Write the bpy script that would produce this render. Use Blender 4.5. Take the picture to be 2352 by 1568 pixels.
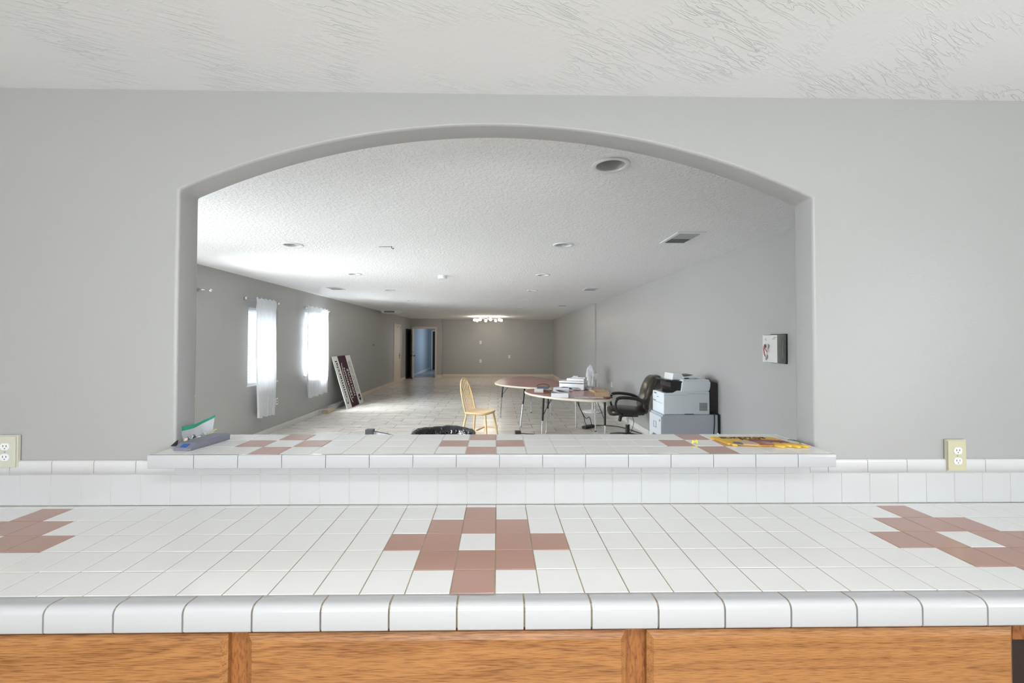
import bpy, bmesh, math, random
from mathutils import Vector, Matrix, Euler
random.seed(7)
PI = math.pi
for o in list(bpy.data.objects):
    bpy.data.objects.remove(o)
scene = bpy.context.scene
COL = scene.collection

# ------------------------------------------------------------------ camera
CAMZ = 1.52
cd = bpy.data.cameras.new('camera'); cam = bpy.data.objects.new('camera', cd); COL.objects.link(cam)
cd.sensor_width = 36.0
cd.lens = 993.33 / 2352 * 36.0
cd.shift_x = 14.695 / 2352
cd.shift_y = -18.153 / 2352
cd.clip_start = 0.02
cam.matrix_world = (Matrix.Translation((0, 0, CAMZ)) @ Matrix.Rotation(-0.01747, 4, 'Z')
                    @ Matrix.Rotation(PI / 2 + 0.01797, 4, 'X') @ Matrix.Rotation(0.00294, 4, 'Z'))
scene.camera = cam

# ------------------------------------------------------------------ world, sun, daylight through the windows, exposure
world = bpy.data.worlds.new('world'); scene.world = world; world.use_nodes = True
wn = world.node_tree.nodes['Background']
wn.inputs['Color'].default_value = (0.83, 0.91, 1.0, 1); wn.inputs['Strength'].default_value = 2.0
scene.view_settings.view_transform = 'Standard'
scene.view_settings.look = 'None'
scene.view_settings.exposure = 0.05
scene.view_settings.gamma = 1.0
scene.view_settings.use_curve_mapping = False

def light(name, kind, loc, direction, power, color=(1, 1, 1), sx=1, sy=1, spread=PI):
    l = bpy.data.lights.new(name, kind); o = bpy.data.objects.new(name, l); COL.objects.link(o)
    l.energy = power; l.color = color
    if kind == 'AREA':
        l.shape = 'RECTANGLE'; l.size = sx; l.size_y = sy; l.spread = spread
    o.location = loc
    d = Vector(direction)
    o.rotation_euler = d.to_track_quat('-Z', 'Y').to_euler()
    return o

sun = light('sun', 'SUN', (-6, 4, 8), (0.337, 0.578, -0.743), 4.5, (1, 0.96, 0.9))
sun.data.angle = 0.009
DAY = (0.93, 0.965, 1.0)
XL, XR, YB, CZ = -3.72, 2.44, 18.75, 2.465
WINS = [(2.25, 3.15, 0.85, 2.08), (4.45, 5.35, 0.85, 2.08), (6.50, 7.35, 0.85, 2.03), (8.38, 9.30, 0.85, 2.08)]
WPOW = [62, 68, 9, 500]
for i, ((y0, y1, z0, z1), p) in enumerate(zip(WINS, WPOW)):
    light('window_daylight', 'AREA', (XL - 0.30, (y0 + y1) / 2, (z0 + z1) / 2 + .1), (1, .75 if i < 2 else 0, -.42), p * 2.0, DAY, z1 - z0 - .02, y1 - y0 - .02, 2.25)
    # added upward fill lamp at each window to brighten the ceiling
    light('ceiling_fill', 'AREA', (XL - 0.16, (y0 + y1) / 2, z0 + .35), (1, 0, .85), p * .08, (0.985, 0.99, 0.985), .6, y1 - y0 - .02)
# kitchen windows behind and beside the camera
KX0, KX1, KY0, YW, TJ = -3.2, 3.3, -2.9, 1.649, 0.111
KWIN_REAR = [(-2.1, -0.3, 0.95, 2.15), (0.3, 2.1, 0.95, 2.15)]
for (x0, x1, z0, z1) in KWIN_REAR:
    light('kitchen_daylight', 'AREA', ((x0 + x1) / 2, KY0 - 0.10, (z0 + z1) / 2), (0, 1, 0), 3, DAY, x1 - x0 - .02, z1 - z0 - .02)
    light('ceiling_fill', 'AREA', ((x0 + x1) / 2, KY0 - 0.14, z0 + .35), (0, 1, .9), 96, (0.985, 0.99, 0.985), x1 - x0 - .02, .6)  # added lamp aimed up to brighten the kitchen ceiling
KWIN_SIDE = (-1.5, 0.1, 0.95, 2.15)
light('kitchen_daylight', 'AREA', (KX1 + 0.10, (KWIN_SIDE[0] + KWIN_SIDE[1]) / 2, 1.55), (-1, 0, 0), 5, DAY, 1.18, 1.58)
light('ceiling_fill', 'AREA', (KX1 + 0.14, (KWIN_SIDE[0] + KWIN_SIDE[1]) / 2, 1.3), (-1, 0, .9), 22, (0.985, 0.99, 0.985), .6, 1.58)  # side lamp added for the same ceiling fill
# added fill lamp, unseen above the camera, to brighten the counter (its fixture is built further down)
light('kitchen_fill_light', 'AREA', (0.0, -0.35, 2.385), (0, 0, -1), 27, (0.985, 0.99, 0.985), 1.15, .32)
# blue area lamp added inside the corridor beyond the far doorway
light('corridor_daylight', 'AREA', (-1.95, 21.0, 1.5), (-1, 0, 0), 25, (0.72, 0.86, 1.0), 1.2, 1.6)

# ------------------------------------------------------------------ materials
MATS = {}
def mat(name, color, rough=0.5, metal=0.0, bump=None, spec=0.5, var=0.0, var_scale=8, trans=0.0, emit=None, emit_s=0, alpha=1, coat=0):
    if name in MATS: return MATS[name]
    m = bpy.data.materials.new(name); m.use_nodes = True; nt = m.node_tree; N = nt.nodes; L = nt.links
    b = N['Principled BSDF']
    b.inputs['Base Color'].default_value = (*color, 1); b.inputs['Roughness'].default_value = rough
    b.inputs['Metallic'].default_value = metal; b.inputs['Specular IOR Level'].default_value = spec
    b.inputs['Transmission Weight'].default_value = trans; b.inputs['Alpha'].default_value = alpha
    b.inputs['Coat Weight'].default_value = coat
    if emit: b.inputs['Emission Color'].default_value = (*emit, 1); b.inputs['Emission Strength'].default_value = emit_s
    tc = N.new('ShaderNodeTexCoord')
    if var:
        n = N.new('ShaderNodeTexNoise'); n.inputs['Scale'].default_value = var_scale; n.inputs['Detail'].default_value = 4
        L.new(tc.outputs['Object'], n.inputs['Vector'])
        mx = N.new('ShaderNodeMix'); mx.data_type = 'RGBA'
        mx.inputs['A'].default_value = (*[c * (1 - var) for c in color], 1)
        mx.inputs['B'].default_value = (*[min(1, c * (1 + var)) for c in color], 1)
        L.new(n.outputs['Fac'], mx.inputs['Factor']); L.new(mx.outputs['Result'], b.inputs['Base Color'])
    if bump:
        sc, dist = bump[0], bump[1]
        n = N.new('ShaderNodeTexNoise'); n.inputs['Scale'].default_value = sc; n.inputs['Detail'].default_value = 3
        L.new(tc.outputs['Object'], n.inputs['Vector'])
        bp = N.new('ShaderNodeBump'); bp.inputs['Distance'].default_value = dist; bp.inputs['Strength'].default_value = 1.0
        L.new(n.outputs['Fac'], bp.inputs['Height']); L.new(bp.outputs['Normal'], b.inputs['Normal'])
    MATS[name] = m
    return m

PAINT = mat('grey_wall_paint', (0.395, 0.395, 0.392), 0.36, bump=(160, 0.0007), var=0.02, var_scale=1.5)
PAINT_FAR = mat('grey_wall_paint_far', (0.40, 0.398, 0.390), 0.42, bump=(160, 0.0007), var=0.025, var_scale=1.2)
WTRIM = mat('white_trim_paint', (0.72, 0.71, 0.68), 0.4)
TAN_TRIM = mat('cream_trim_paint', (0.72, 0.63, 0.52), 0.4)
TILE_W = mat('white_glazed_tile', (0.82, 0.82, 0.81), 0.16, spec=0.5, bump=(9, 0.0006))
TILE_T = mat('white_glazed_edge_tile', (0.51, 0.515, 0.53), 0.14, spec=0.55, bump=(12, 0.0004))  # copy of the white tile, darkened to offset light on its upright face
TILE_S = mat('white_glazed_wall_tile', (0.55, 0.555, 0.565), 0.2, bump=(9, 0.0006))  # white tile copy with base lowered to hold back light on the backsplash
TILE_P = mat('pink_glazed_tile', (0.46, 0.27, 0.22), 0.18, spec=0.5, bump=(9, 0.0006), var=0.05, var_scale=6)
GROUT = mat('tan_grout', (0.34, 0.28, 0.19), 0.85, var=0.35, var_scale=25)
GROUT_W = mat('pale_grout', (0.60, 0.59, 0.55), 0.85, var=0.15, var_scale=25)
BLACK = mat('black_plastic', (0.015, 0.015, 0.016), 0.35)
BLACK_METAL = mat('black_metal', (0.012, 0.012, 0.013), 0.3)
CHROME = mat('chrome', (0.75, 0.76, 0.78), 0.12, 1.0)
STEEL = mat('brushed_steel', (0.45, 0.45, 0.45), 0.35, 1.0)
WHITE = mat('white_plastic', (0.78, 0.79, 0.80), 0.35)
PWHITE = mat('printer_white_plastic', (0.68, 0.73, 0.77), 0.42)
IVORY = mat('ivory_plastic', (0.56, 0.56, 0.47), 0.35)
LEATHER = mat('black_leather', (0.018, 0.016, 0.014), 0.28, bump=(45, 0.002), spec=0.6)
GREYP = mat('grey_plastic', (0.24, 0.24, 0.27), 0.5, var=0.1)
CARD = mat('cardboard', (0.42, 0.31, 0.19), 0.8)
PAPER = mat('white_paper', (0.75, 0.75, 0.78), 0.7)
DARK = mat('dark_void', (0.01, 0.01, 0.012), 0.8)
NAVY = mat('navy_door_paint', (0.012, 0.012, 0.022), 0.5)
CORR = mat('blue_grey_corridor_paint', (0.40, 0.46, 0.52), 0.5)
GREY_FABRIC = mat('dark_grey_fabric', (0.045, 0.042, 0.038), 0.9)
SIGNW = mat('sign_white', (0.78, 0.77, 0.75), 0.35)
MAROON = mat('sign_maroon', (0.055, 0.018, 0.03), 0.7, spec=.2)
INK = mat('black_ink', (0.010, 0.010, 0.010), 0.7, spec=.2)
CABSTEEL = mat('grey_cabinet_paint', (0.45, 0.48, 0.54), 0.4)
CABSTEEL_F = mat('light_grey_cabinet_paint', (0.54, 0.57, 0.61), 0.4)

def wood(name, c1, c2, scale=(1, 14, 14), rough=0.35, rings=True):
    m = bpy.data.materials.new(name); m.use_nodes = True; nt = m.node_tree; N = nt.nodes; L = nt.links
    b = N['Principled BSDF']; b.inputs['Roughness'].default_value = rough
    tc = N.new('ShaderNodeTexCoord'); mp = N.new('ShaderNodeMapping'); mp.inputs['Scale'].default_value = scale
    oi = N.new('ShaderNodeObjectInfo'); ad = N.new('ShaderNodeVectorMath'); ad.operation = 'ADD'
    sc = N.new('ShaderNodeVectorMath'); sc.operation = 'SCALE'; sc.inputs['Scale'].default_value = 7.3
    cmb = N.new('ShaderNodeCombineXYZ')
    for k in ('X', 'Y', 'Z'): L.new(oi.outputs['Random'], cmb.inputs[k])
    L.new(cmb.outputs[0], sc.inputs[0]); L.new(tc.outputs['Object'], ad.inputs[0]); L.new(sc.outputs[0], ad.inputs[1])
    L.new(ad.outputs[0], mp.inputs['Vector'])
    n1 = N.new('ShaderNodeTexNoise'); n1.inputs['Scale'].default_value = 1.0; n1.inputs['Detail'].default_value = 2; n1.inputs['Distortion'].default_value = 1.1
    L.new(mp.outputs[0], n1.inputs['Vector'])
    mul = N.new('ShaderNodeMath'); mul.operation = 'MULTIPLY'; mul.inputs[1].default_value = 11.0
    L.new(n1.outputs['Fac'], mul.inputs[0])
    fr = N.new('ShaderNodeMath'); fr.operation = 'PINGPONG'; fr.inputs[1].default_value = 1.0; L.new(mul.outputs[0], fr.inputs[0])
    # fine pores
    mp2 = N.new('ShaderNodeMapping'); mp2.inputs['Scale'].default_value = (scale[0] * 22, scale[1] * 48, scale[2] * 52)
    L.new(ad.outputs[0], mp2.inputs['Vector'])
    n2 = N.new('ShaderNodeTexNoise'); n2.inputs['Scale'].default_value = 1.0; n2.inputs['Detail'].default_value = 3; L.new(mp2.outputs[0], n2.inputs['Vector'])
    r2 = N.new('ShaderNodeMapRange'); r2.inputs['From Min'].default_value = 0.46; r2.inputs['From Max'].default_value = 0.64
    L.new(n2.outputs['Fac'], r2.inputs['Value'])
    pw = N.new('ShaderNodeMath'); pw.operation = 'POWER'; pw.inputs[1].default_value = 3.0; L.new(fr.outputs[0], pw.inputs[0])
    sm = N.new('ShaderNodeMath'); sm.operation = 'MULTIPLY_ADD'; sm.inputs[1].default_value = 0.38
    h = N.new('ShaderNodeMath'); h.operation = 'MULTIPLY'; h.inputs[1].default_value = 0.62; L.new(r2.outputs[0], h.inputs[0])
    L.new(pw.outputs[0], sm.inputs[0]); L.new(h.outputs[0], sm.inputs[2])
    mx = N.new('ShaderNodeMix'); mx.data_type = 'RGBA'
    mx.inputs['A'].default_value = (*c1, 1); mx.inputs['B'].default_value = (*c2, 1)
    L.new(sm.outputs[0], mx.inputs['Factor']); L.new(mx.outputs['Result'], b.inputs['Base Color'])
    bp = N.new('ShaderNodeBump'); bp.inputs['Distance'].default_value = 0.0006; L.new(n2.outputs['Fac'], bp.inputs['Height']); L.new(bp.outputs[0], b.inputs['Normal'])
    MATS[name] = m
    return m
OAK = wood('oak', (0.42, 0.19, 0.062), (0.17, 0.058, 0.015), (1.1, 9, 11), 0.33)
OAK_V = wood('oak_upright', (0.34, 0.13, 0.035), (0.15, 0.045, 0.012), (9, 9, 0.9), 0.4)
BIRCH = wood('varnished_light_wood', (0.74, 0.53, 0.28), (0.60, 0.39, 0.18), (10, 10, 1.2), 0.25)
ROSE = wood('rose_laminate', (0.52, 0.27, 0.25), (0.41, 0.19, 0.175), (2, 9, 9), 0.22)
LUMBER = wood('weathered_lumber', (0.62, 0.55, 0.42), (0.42, 0.27, 0.12), (12, 2, 12), 0.7)

def mat_ceiling(name, knock):
    m = bpy.data.materials.new(name); m.use_nodes = True; nt = m.node_tree; N = nt.nodes; L = nt.links
    b = N['Principled BSDF']; b.inputs['Base Color'].default_value = (0.86, 0.862, 0.865, 1); b.inputs['Roughness'].default_value = 0.8
    tc = N.new('ShaderNodeTexCoord'); mp = N.new('ShaderNodeMapping')
    L.new(tc.outputs['Object'], mp.inputs['Vector'])
    n = N.new('ShaderNodeTexNoise')
    if knock:
        mp0 = N.new('ShaderNodeMapping'); mp0.inputs['Rotation'].default_value = (0, 0, math.radians(-27))
        L.new(tc.outputs['Object'], mp0.inputs['Vector']); L.new(mp0.outputs[0], mp.inputs['Vector'])
        mp.inputs['Scale'].default_value = (7, 52, 1)
        n.inputs['Scale'].default_value = 1.0; n.inputs['Detail'].default_value = 3; n.inputs['Distortion'].default_value = 0.7
        L.new(mp.outputs[0], n.inputs['Vector'])
        # ridges where the noise crosses its middle value, only in patches
        s = N.new('ShaderNodeMath'); s.operation = 'SUBTRACT'; s.inputs[1].default_value = 0.5; L.new(n.outputs['Fac'], s.inputs[0])
        a = N.new('ShaderNodeMath'); a.operation = 'ABSOLUTE'; L.new(s.outputs[0], a.inputs[0])
        r = N.new('ShaderNodeMapRange'); r.inputs['From Min'].default_value = 0.0; r.inputs['From Max'].default_value = 0.03
        r.inputs['To Min'].default_value = 1; r.inputs['To Max'].default_value = 0; L.new(a.outputs[0], r.inputs['Value'])
        n3 = N.new('ShaderNodeTexNoise'); n3.inputs['Scale'].default_value = 3.0; n3.inputs['Detail'].default_value = 2; L.new(tc.outputs['Object'], n3.inputs['Vector'])
        r3 = N.new('ShaderNodeMapRange'); r3.inputs['From Min'].default_value = 0.42; r3.inputs['From Max'].default_value = 0.62; L.new(n3.outputs['Fac'], r3.inputs['Value'])
        n4 = N.new('ShaderNodeTexNoise'); n4.inputs['Scale'].default_value = 55.0; n4.inputs['Detail'].default_value = 2; L.new(tc.outputs['Object'], n4.inputs['Vector'])
        q = N.new('ShaderNodeMath'); q.operation = 'MULTIPLY'; L.new(r.outputs[0], q.inputs[0]); L.new(r3.outputs[0], q.inputs[1])
        q2 = N.new('ShaderNodeMath'); q2.operation = 'MULTIPLY_ADD'; q2.inputs[1].default_value = 0.35; L.new(n4.outputs['Fac'], q2.inputs[0]); L.new(q.outputs[0], q2.inputs[2])
        hout = q2.outputs[0]; dist = 0.0016
    else:
        n.inputs['Scale'].default_value = 46; n.inputs['Detail'].default_value = 3; n.inputs['Roughness'].default_value = 0.6
        L.new(tc.outputs['Object'], n.inputs['Vector'])
        r = N.new('ShaderNodeMapRange'); r.inputs['From Min'].default_value = 0.44; r.inputs['From Max'].default_value = 0.60; L.new(n.outputs['Fac'], r.inputs['Value'])
        hout = r.outputs[0]; dist = 0.0022
    bp = N.new('ShaderNodeBump'); bp.inputs['Distance'].default_value = dist
    L.new(hout, bp.inputs['Height']); L.new(bp.outputs[0], b.inputs['Normal'])
    MATS[name] = m
    return m
CEIL_K = mat_ceiling('skip_trowel_ceiling', True)
CEIL_F = mat_ceiling('stippled_ceiling', False)

def mat_floor():
    m = bpy.data.materials.new('wood_look_floor_tile'); m.use_nodes = True; nt = m.node_tree; N = nt.nodes; L = nt.links
    b = N['Principled BSDF']; b.inputs['Roughness'].default_value = 0.27; b.inputs['Specular IOR Level'].default_value = 0.6
    tc = N.new('ShaderNodeTexCoord')
    br = N.new('ShaderNodeTexBrick'); L.new(tc.outputs['Object'], br.inputs['Vector'])
    br.inputs['Scale'].default_value = 1.0; br.inputs['Brick Width'].default_value = 0.61; br.inputs['Row Height'].default_value = 0.305
    br.inputs['Mortar Size'].default_value = 0.0045; br.inputs['Mortar Smooth'].default_value = 0.2; br.inputs['Bias'].default_value = 0.0
    br.offset = 0.37
    br.inputs['Color1'].default_value = (0.68, 0.635, 0.58, 1); br.inputs['Color2'].default_value = (0.76, 0.715, 0.655, 1)
    br.inputs['Mortar'].default_value = (0.24, 0.21, 0.18, 1)
    mp = N.new('ShaderNodeMapping'); mp.inputs['Scale'].default_value = (2.2, 16, 1); L.new(tc.outputs['Object'], mp.inputs['Vector'])
    n = N.new('ShaderNodeTexNoise'); n.inputs['Scale'].default_value = 1.4; n.inputs['Detail'].default_value = 5; n.inputs['Distortion'].default_value = 0.8; L.new(mp.outputs[0], n.inputs['Vector'])
    r = N.new('ShaderNodeMapRange'); r.inputs['From Min'].default_value = 0.3; r.inputs['From Max'].default_value = 0.7; r.inputs['To Min'].default_value = 0.72; r.inputs['To Max'].default_value = 1.18
    L.new(n.outputs['Fac'], r.inputs['Value'])
    mx = N.new('ShaderNodeMix'); mx.data_type = 'RGBA'; mx.blend_type = 'MULTIPLY'; mx.inputs['Factor'].default_value = 1.0
    L.new(br.outputs['Color'], mx.inputs['A']); L.new(r.outputs[0], mx.inputs['B'])
    L.new(mx.outputs['Result'], b.inputs['Base Color'])
    bp = N.new('ShaderNodeBump'); bp.inputs['Distance'].default_value = 0.0015; bp.invert = True
    ad = N.new('ShaderNodeMath'); ad.operation = 'MULTIPLY_ADD'; ad.inputs[1].default_value = 0.25
    L.new(n.outputs['Fac'], ad.inputs[0]); L.new(br.outputs['Fac'], ad.inputs[2])
    L.new(ad.outputs[0], bp.inputs['Height']); L.new(bp.outputs[0], b.inputs['Normal'])
    return m
FLOOR = mat_floor()

def mat_sheer(name, color, transp, transl):
    m = bpy.data.materials.new(name); m.use_nodes = True; nt = m.node_tree; N = nt.nodes; L = nt.links
    N.remove(N['Principled BSDF']); out = N['Material Output']
    d = N.new('ShaderNodeBsdfDiffuse'); d.inputs['Color'].default_value = (*color, 1)
    t = N.new('ShaderNodeBsdfTranslucent'); t.inputs['Color'].default_value = (*color, 1)
    x = N.new('ShaderNodeBsdfTransparent')
    a = N.new('ShaderNodeMixShader'); a.inputs[0].default_value = transl; L.new(d.outputs[0], a.inputs[1]); L.new(t.outputs[0], a.inputs[2])
    c = N.new('ShaderNodeMixShader'); c.inputs[0].default_value = transp; L.new(a.outputs[0], c.inputs[1]); L.new(x.outputs[0], c.inputs[2])
    L.new(c.outputs[0], out.inputs['Surface'])
    return m
SHEER = mat_sheer('sheer_white_voile', (0.85, 0.86, 0.88), 0.08, 0.30)
BLIND = mat_sheer('white_blind_slat', (0.86, 0.87, 0.89), 0.0, 0.65)
BAGPL = mat_sheer('clear_bag_plastic', (0.80, 0.82, 0.88), 0.62, 0.3)
def mat_pane():
    m = bpy.data.materials.new('window_glass'); m.use_nodes = True; nt = m.node_tree; N = nt.nodes; L = nt.links
    N.remove(N['Principled BSDF']); out = N['Material Output']
    g = N.new('ShaderNodeBsdfGlossy'); g.inputs['Roughness'].default_value = 0.02
    x = N.new('ShaderNodeBsdfTransparent'); x.inputs['Color'].default_value = (0.95, 0.97, 0.97, 1)
    c = N.new('ShaderNodeMixShader'); c.inputs[0].default_value = 0.05; L.new(x.outputs[0], c.inputs[1]); L.new(g.outputs[0], c.inputs[2])
    L.new(c.outputs[0], out.inputs['Surface'])
    return m
GLASS = mat_pane()

# ------------------------------------------------------------------ mesh helpers
def new_bm(): return bmesh.new()
def fin(name, bm, mats, parent=None, smooth=False, angle=None):
    me = bpy.data.meshes.new(name)
    bmesh.ops.recalc_face_normals(bm, faces=bm.faces)
    if smooth:
        for f in bm.faces: f.smooth = True
        for e in bm.edges:
            if len(e.link_faces) == 2 and e.calc_face_angle(0) > (angle or 0.7): e.smooth = False
    bm.to_mesh(me); bm.free()
    for m in (mats if isinstance(mats, (list, tuple)) else [mats]): me.materials.append(m)
    o = bpy.data.objects.new(name, me); COL.objects.link(o)
    if parent is not None: o.parent = parent
    return o
def bx(bm, x0, x1, y0, y1, z0, z1, M=None, mi=0, bev=0):
    vs = [bm.verts.new(Vector(p)) for p in ((x0, y0, z0), (x1, y0, z0), (x1, y1, z0), (x0, y1, z0), (x0, y0, z1), (x1, y0, z1), (x1, y1, z1), (x0, y1, z1))]
    fs = [bm.faces.new([vs[i] for i in q]) for q in ((0, 3, 2, 1), (4, 5, 6, 7), (0, 1, 5, 4), (1, 2, 6, 5), (2, 3, 7, 6), (3, 0, 4, 7))]
    for f in fs: f.material_index = mi
    if bev:
        es = list({e for f in fs for e in f.edges})
        r = bmesh.ops.bevel(bm, geom=es, offset=bev, segments=2, profile=0.6, affect='EDGES')
        vs = list({v for f in r['faces'] for v in f.verts} | {v for v in vs if v.is_valid})
        for f in r['faces']: f.material_index = mi
    if M is not None:
        for v in vs: v.co = M @ v.co
    return vs
def frame_for(d):
    d = d.normalized(); a = Vector((0, 0, 1)) if abs(d.z) < 0.95 else Vector((1, 0, 0))
    u = d.cross(a).normalized(); return u, d.cross(u).normalized()
def tube(bm, pts, r, seg=8, mi=0, closed=False, flat=1.0):
    pts = [Vector(p) for p in pts]; n = len(pts)
    rs = r if isinstance(r, (list, tuple)) else [r] * n
    rings = []; u = None
    for i, p in enumerate(pts):
        if closed: d = pts[(i + 1) % n] - pts[i - 1]
        else: d = pts[min(i + 1, n - 1)] - pts[max(i - 1, 0)]
        if u is None: u, w = frame_for(d)
        else:
            dn = d.normalized(); u = (u - dn * u.dot(dn)).normalized(); w = dn.cross(u)
        rings.append([bm.verts.new(p + (u * math.cos(2 * PI * k / seg) + w * math.sin(2 * PI * k / seg) * flat) * rs[i]) for k in range(seg)])
    m = n if closed else n - 1
    for i in range(m):
        a, b = rings[i], rings[(i + 1) % n]
        for k in range(seg):
            f = bm.faces.new((a[k], a[(k + 1) % seg], b[(k + 1) % seg], b[k])); f.material_index = mi
    if not closed:
        for rg in (rings[0], rings[-1]):
            f = bm.faces.new(rg); f.material_index = mi
    return [v for rg in rings for v in rg]
def lathe(bm, prof, c=(0, 0, 0), seg=24, mi=0, M=None):
    c = Vector(c); rings = []
    for (r, z) in prof:
        if r < 1e-6: rings.append([bm.verts.new(c + Vector((0, 0, z)))])
        else: rings.append([bm.verts.new(c + Vector((r * math.cos(2 * PI * k / seg), r * math.sin(2 * PI * k / seg), z))) for k in range(seg)])
    for a, b in zip(rings, rings[1:]):
        for k in range(seg):
            q = [a[k % len(a)], a[(k + 1) % len(a)], b[(k + 1) % len(b)], b[k % len(b)]]
            q = [v for i, v in enumerate(q) if v not in q[:i]]
            if len(q) > 2:
                f = bm.faces.new(q); f.material_index = mi
    if M is not None:
        for rg in rings:
            for v in rg: v.co = M @ v.co
def prism(bm, pts, z0, z1, mi=0, M=None, mi_top=None):
    a = [bm.verts.new(Vector((p[0], p[1], z0))) for p in pts]; b = [bm.verts.new(Vector((p[0], p[1], z1))) for p in pts]
    n = len(pts); fs = [bm.faces.new(a[::-1]), bm.faces.new(b)]
    for i in range(n): fs.append(bm.faces.new((a[i], a[(i + 1) % n], b[(i + 1) % n], b[i])))
    for f in fs: f.material_index = mi
    if mi_top is not None: fs[1].material_index = mi_top
    if M is not None:
        for v in a + b: v.co = M @ v.co
def spline(pts, n=8, closed=True):
    out = []; N = len(pts)
    P = [Vector(p) for p in pts]
    rng = N if closed else N - 1
    for i in range(rng):
        p0, p1, p2, p3 = (P[(i - 1) % N], P[i], P[(i + 1) % N], P[(i + 2) % N]) if closed else (P[max(i - 1, 0)], P[i], P[i + 1], P[min(i + 2, N - 1)])
        for k in range(n):
            t = k / n
            out.append(0.5 * ((2 * p1) + (p2 - p0) * t + (2 * p0 - 5 * p1 + 4 * p2 - p3) * t * t + (3 * p1 - p0 - 3 * p2 + p3) * t ** 3))
    if not closed: out.append(P[-1])
    return out
def plate(name, outer, holes, thick, M, m, parent=None, bevel=0):
    """flat slab with holes; outline in local XY, thickness along +Z of M"""
    cu = bpy.data.curves.new(name, 'CURVE'); cu.dimensions = '2D'; cu.fill_mode = 'BOTH'; cu.extrude = thick / 2
    for poly in [outer] + holes:
        s = cu.splines.new('POLY'); s.points.add(len(poly) - 1)
        for pt, p in zip(s.points, poly): pt.co = (p[0], p[1], 0, 1)
        s.use_cyclic_u = True
    t = bpy.data.objects.new(name + '_tmp', cu); COL.objects.link(t)
    bpy.context.view_layer.update()
    dg = bpy.context.evaluated_depsgraph_get()
    me = bpy.data.meshes.new_from_object(t.evaluated_get(dg))
    bpy.data.objects.remove(t); bpy.data.curves.remove(cu)
    me.transform(M @ Matrix.Translation((0, 0, thick / 2)))
    bm = bmesh.new(); bm.from_mesh(me)
    bmesh.ops.remove_doubles(bm, verts=bm.verts, dist=1e-5); bmesh.ops.recalc_face_normals(bm, faces=bm.faces); bm.to_mesh(me); bm.free()
    me.name = name; me.materials.clear(); me.materials.append(m)
    o = bpy.data.objects.new(name, me); COL.objects.link(o)
    if parent: o.parent = parent
    if bevel:
        b = o.modifiers.new('bevel', 'BEVEL'); b.width = bevel; b.segments = 4; b.limit_method = 'ANGLE'; b.angle_limit = 0.8
        for p in me.polygons: p.use_smooth = True
        bpy.context.view_layer.update()
    return o
def rect(x0, x1, y0, y1): return [(x0, y0), (x1, y0), (x1, y1), (x0, y1)]
def circ(cx, cy, r, n=28): return [(cx + r * math.cos(2 * PI * k / n), cy + r * math.sin(2 * PI * k / n)) for k in range(n)]
# plane frames: local XY -> world
M_Y = Matrix(((1, 0, 0, 0), (0, 0, 1, 0), (0, 1, 0, 0), (0, 0, 0, 1)))        # local (x,y,z)->(x, z, y): wall facing along Y
M_X = Matrix(((0, 0, 1, 0), (1, 0, 0, 0), (0, 1, 0, 0), (0, 0, 0, 1)))        # local (x,y,z)->(z, x, y): wall facing along X

def tag(o, label, cat, group=None, kind=None):
    if label: o['label'] = label
    if cat: o['category'] = cat
    if group: o['group'] = group
    if kind: o['kind'] = kind
    return o
def struct(o, label=None): o['kind'] = 'structure'; return tag(o, label, None) if label else o
def thing(name, loc, label, cat, rz=0, group=None):
    o = bpy.data.objects.new(name, None); COL.objects.link(o); o.location = loc; o.rotation_euler = (0, 0, rz); o.empty_display_size = .1
    return tag(o, label, cat, group)
def dup(root, loc=None, rz=None, label=None, group=None):
    r = root.copy(); COL.objects.link(r)
    if loc is not None: r.location = loc
    if rz is not None: r.rotation_euler = (0, 0, rz)
    if label: r['label'] = label
    if group: r['group'] = group
    for ch in list(root.children):
        c = ch.copy(); COL.objects.link(c); c.parent = r
        for g in list(ch.children):
            d = g.copy(); COL.objects.link(d); d.parent = c
    return r
def lettering(text, size, M, m, parent, name='lettering', extrude=0.0006, align='CENTER', sx=1.0):
    cu = bpy.data.curves.new(name, 'FONT'); cu.body = text; cu.size = size; cu.extrude = extrude; cu.align_x = align; cu.align_y = 'CENTER'
    cu.offset = size * 0.012
    cu.materials.append(m)
    t = bpy.data.objects.new(name + '_tmp', cu); COL.objects.link(t)
    bpy.context.view_layer.update()
    me = bpy.data.meshes.new_from_object(t.evaluated_get(bpy.context.evaluated_depsgraph_get()))
    bpy.data.objects.remove(t); bpy.data.curves.remove(cu)
    me.name = name; me.transform(M @ Matrix.Diagonal((sx, 1, 1, 1))); me.materials.clear(); me.materials.append(m)
    o = bpy.data.objects.new(name, me); COL.objects.link(o); o.parent = parent
    return o

# ------------------------------------------------------------------ room shell
# far room ceiling with holes for the recessed lights
CANS_R = [(0.60, 2.29), (0.635, 4.20), (0.635, 6.11), (0.635, 8.00), (0.635, 9.90), (0.62, 11.95), (0.56, 13.85)]
CANS_L = [(-2.03, 4.28), (-2.03, 6.13), (-2.02, 8.05), (-2.02, 10.0), (-2.03, 11.9), (-2.0, 13.95)]
RC = 0.078
holes = [circ(x, y, RC) for x, y in CANS_R + CANS_L]
c = plate('ceiling', rect(XL - .12, XR + .12, YW + TJ, YB + .12), holes, 0.10, Matrix.Translation((0, 0, CZ)), CEIL_F); struct(c)
bm = new_bm(); bx(bm, KX0 - .1, KX1 + .1, KY0 - .1, YW + .02, CZ + .006, CZ + .1)
ck = fin('ceiling', bm, CEIL_K); struct(ck)
bm = new_bm(); bx(bm, XL - .12, XR + .12, YW + TJ, YB + .12, -0.08, 0); fl = fin('floor', bm, FLOOR); struct(fl)
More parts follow.
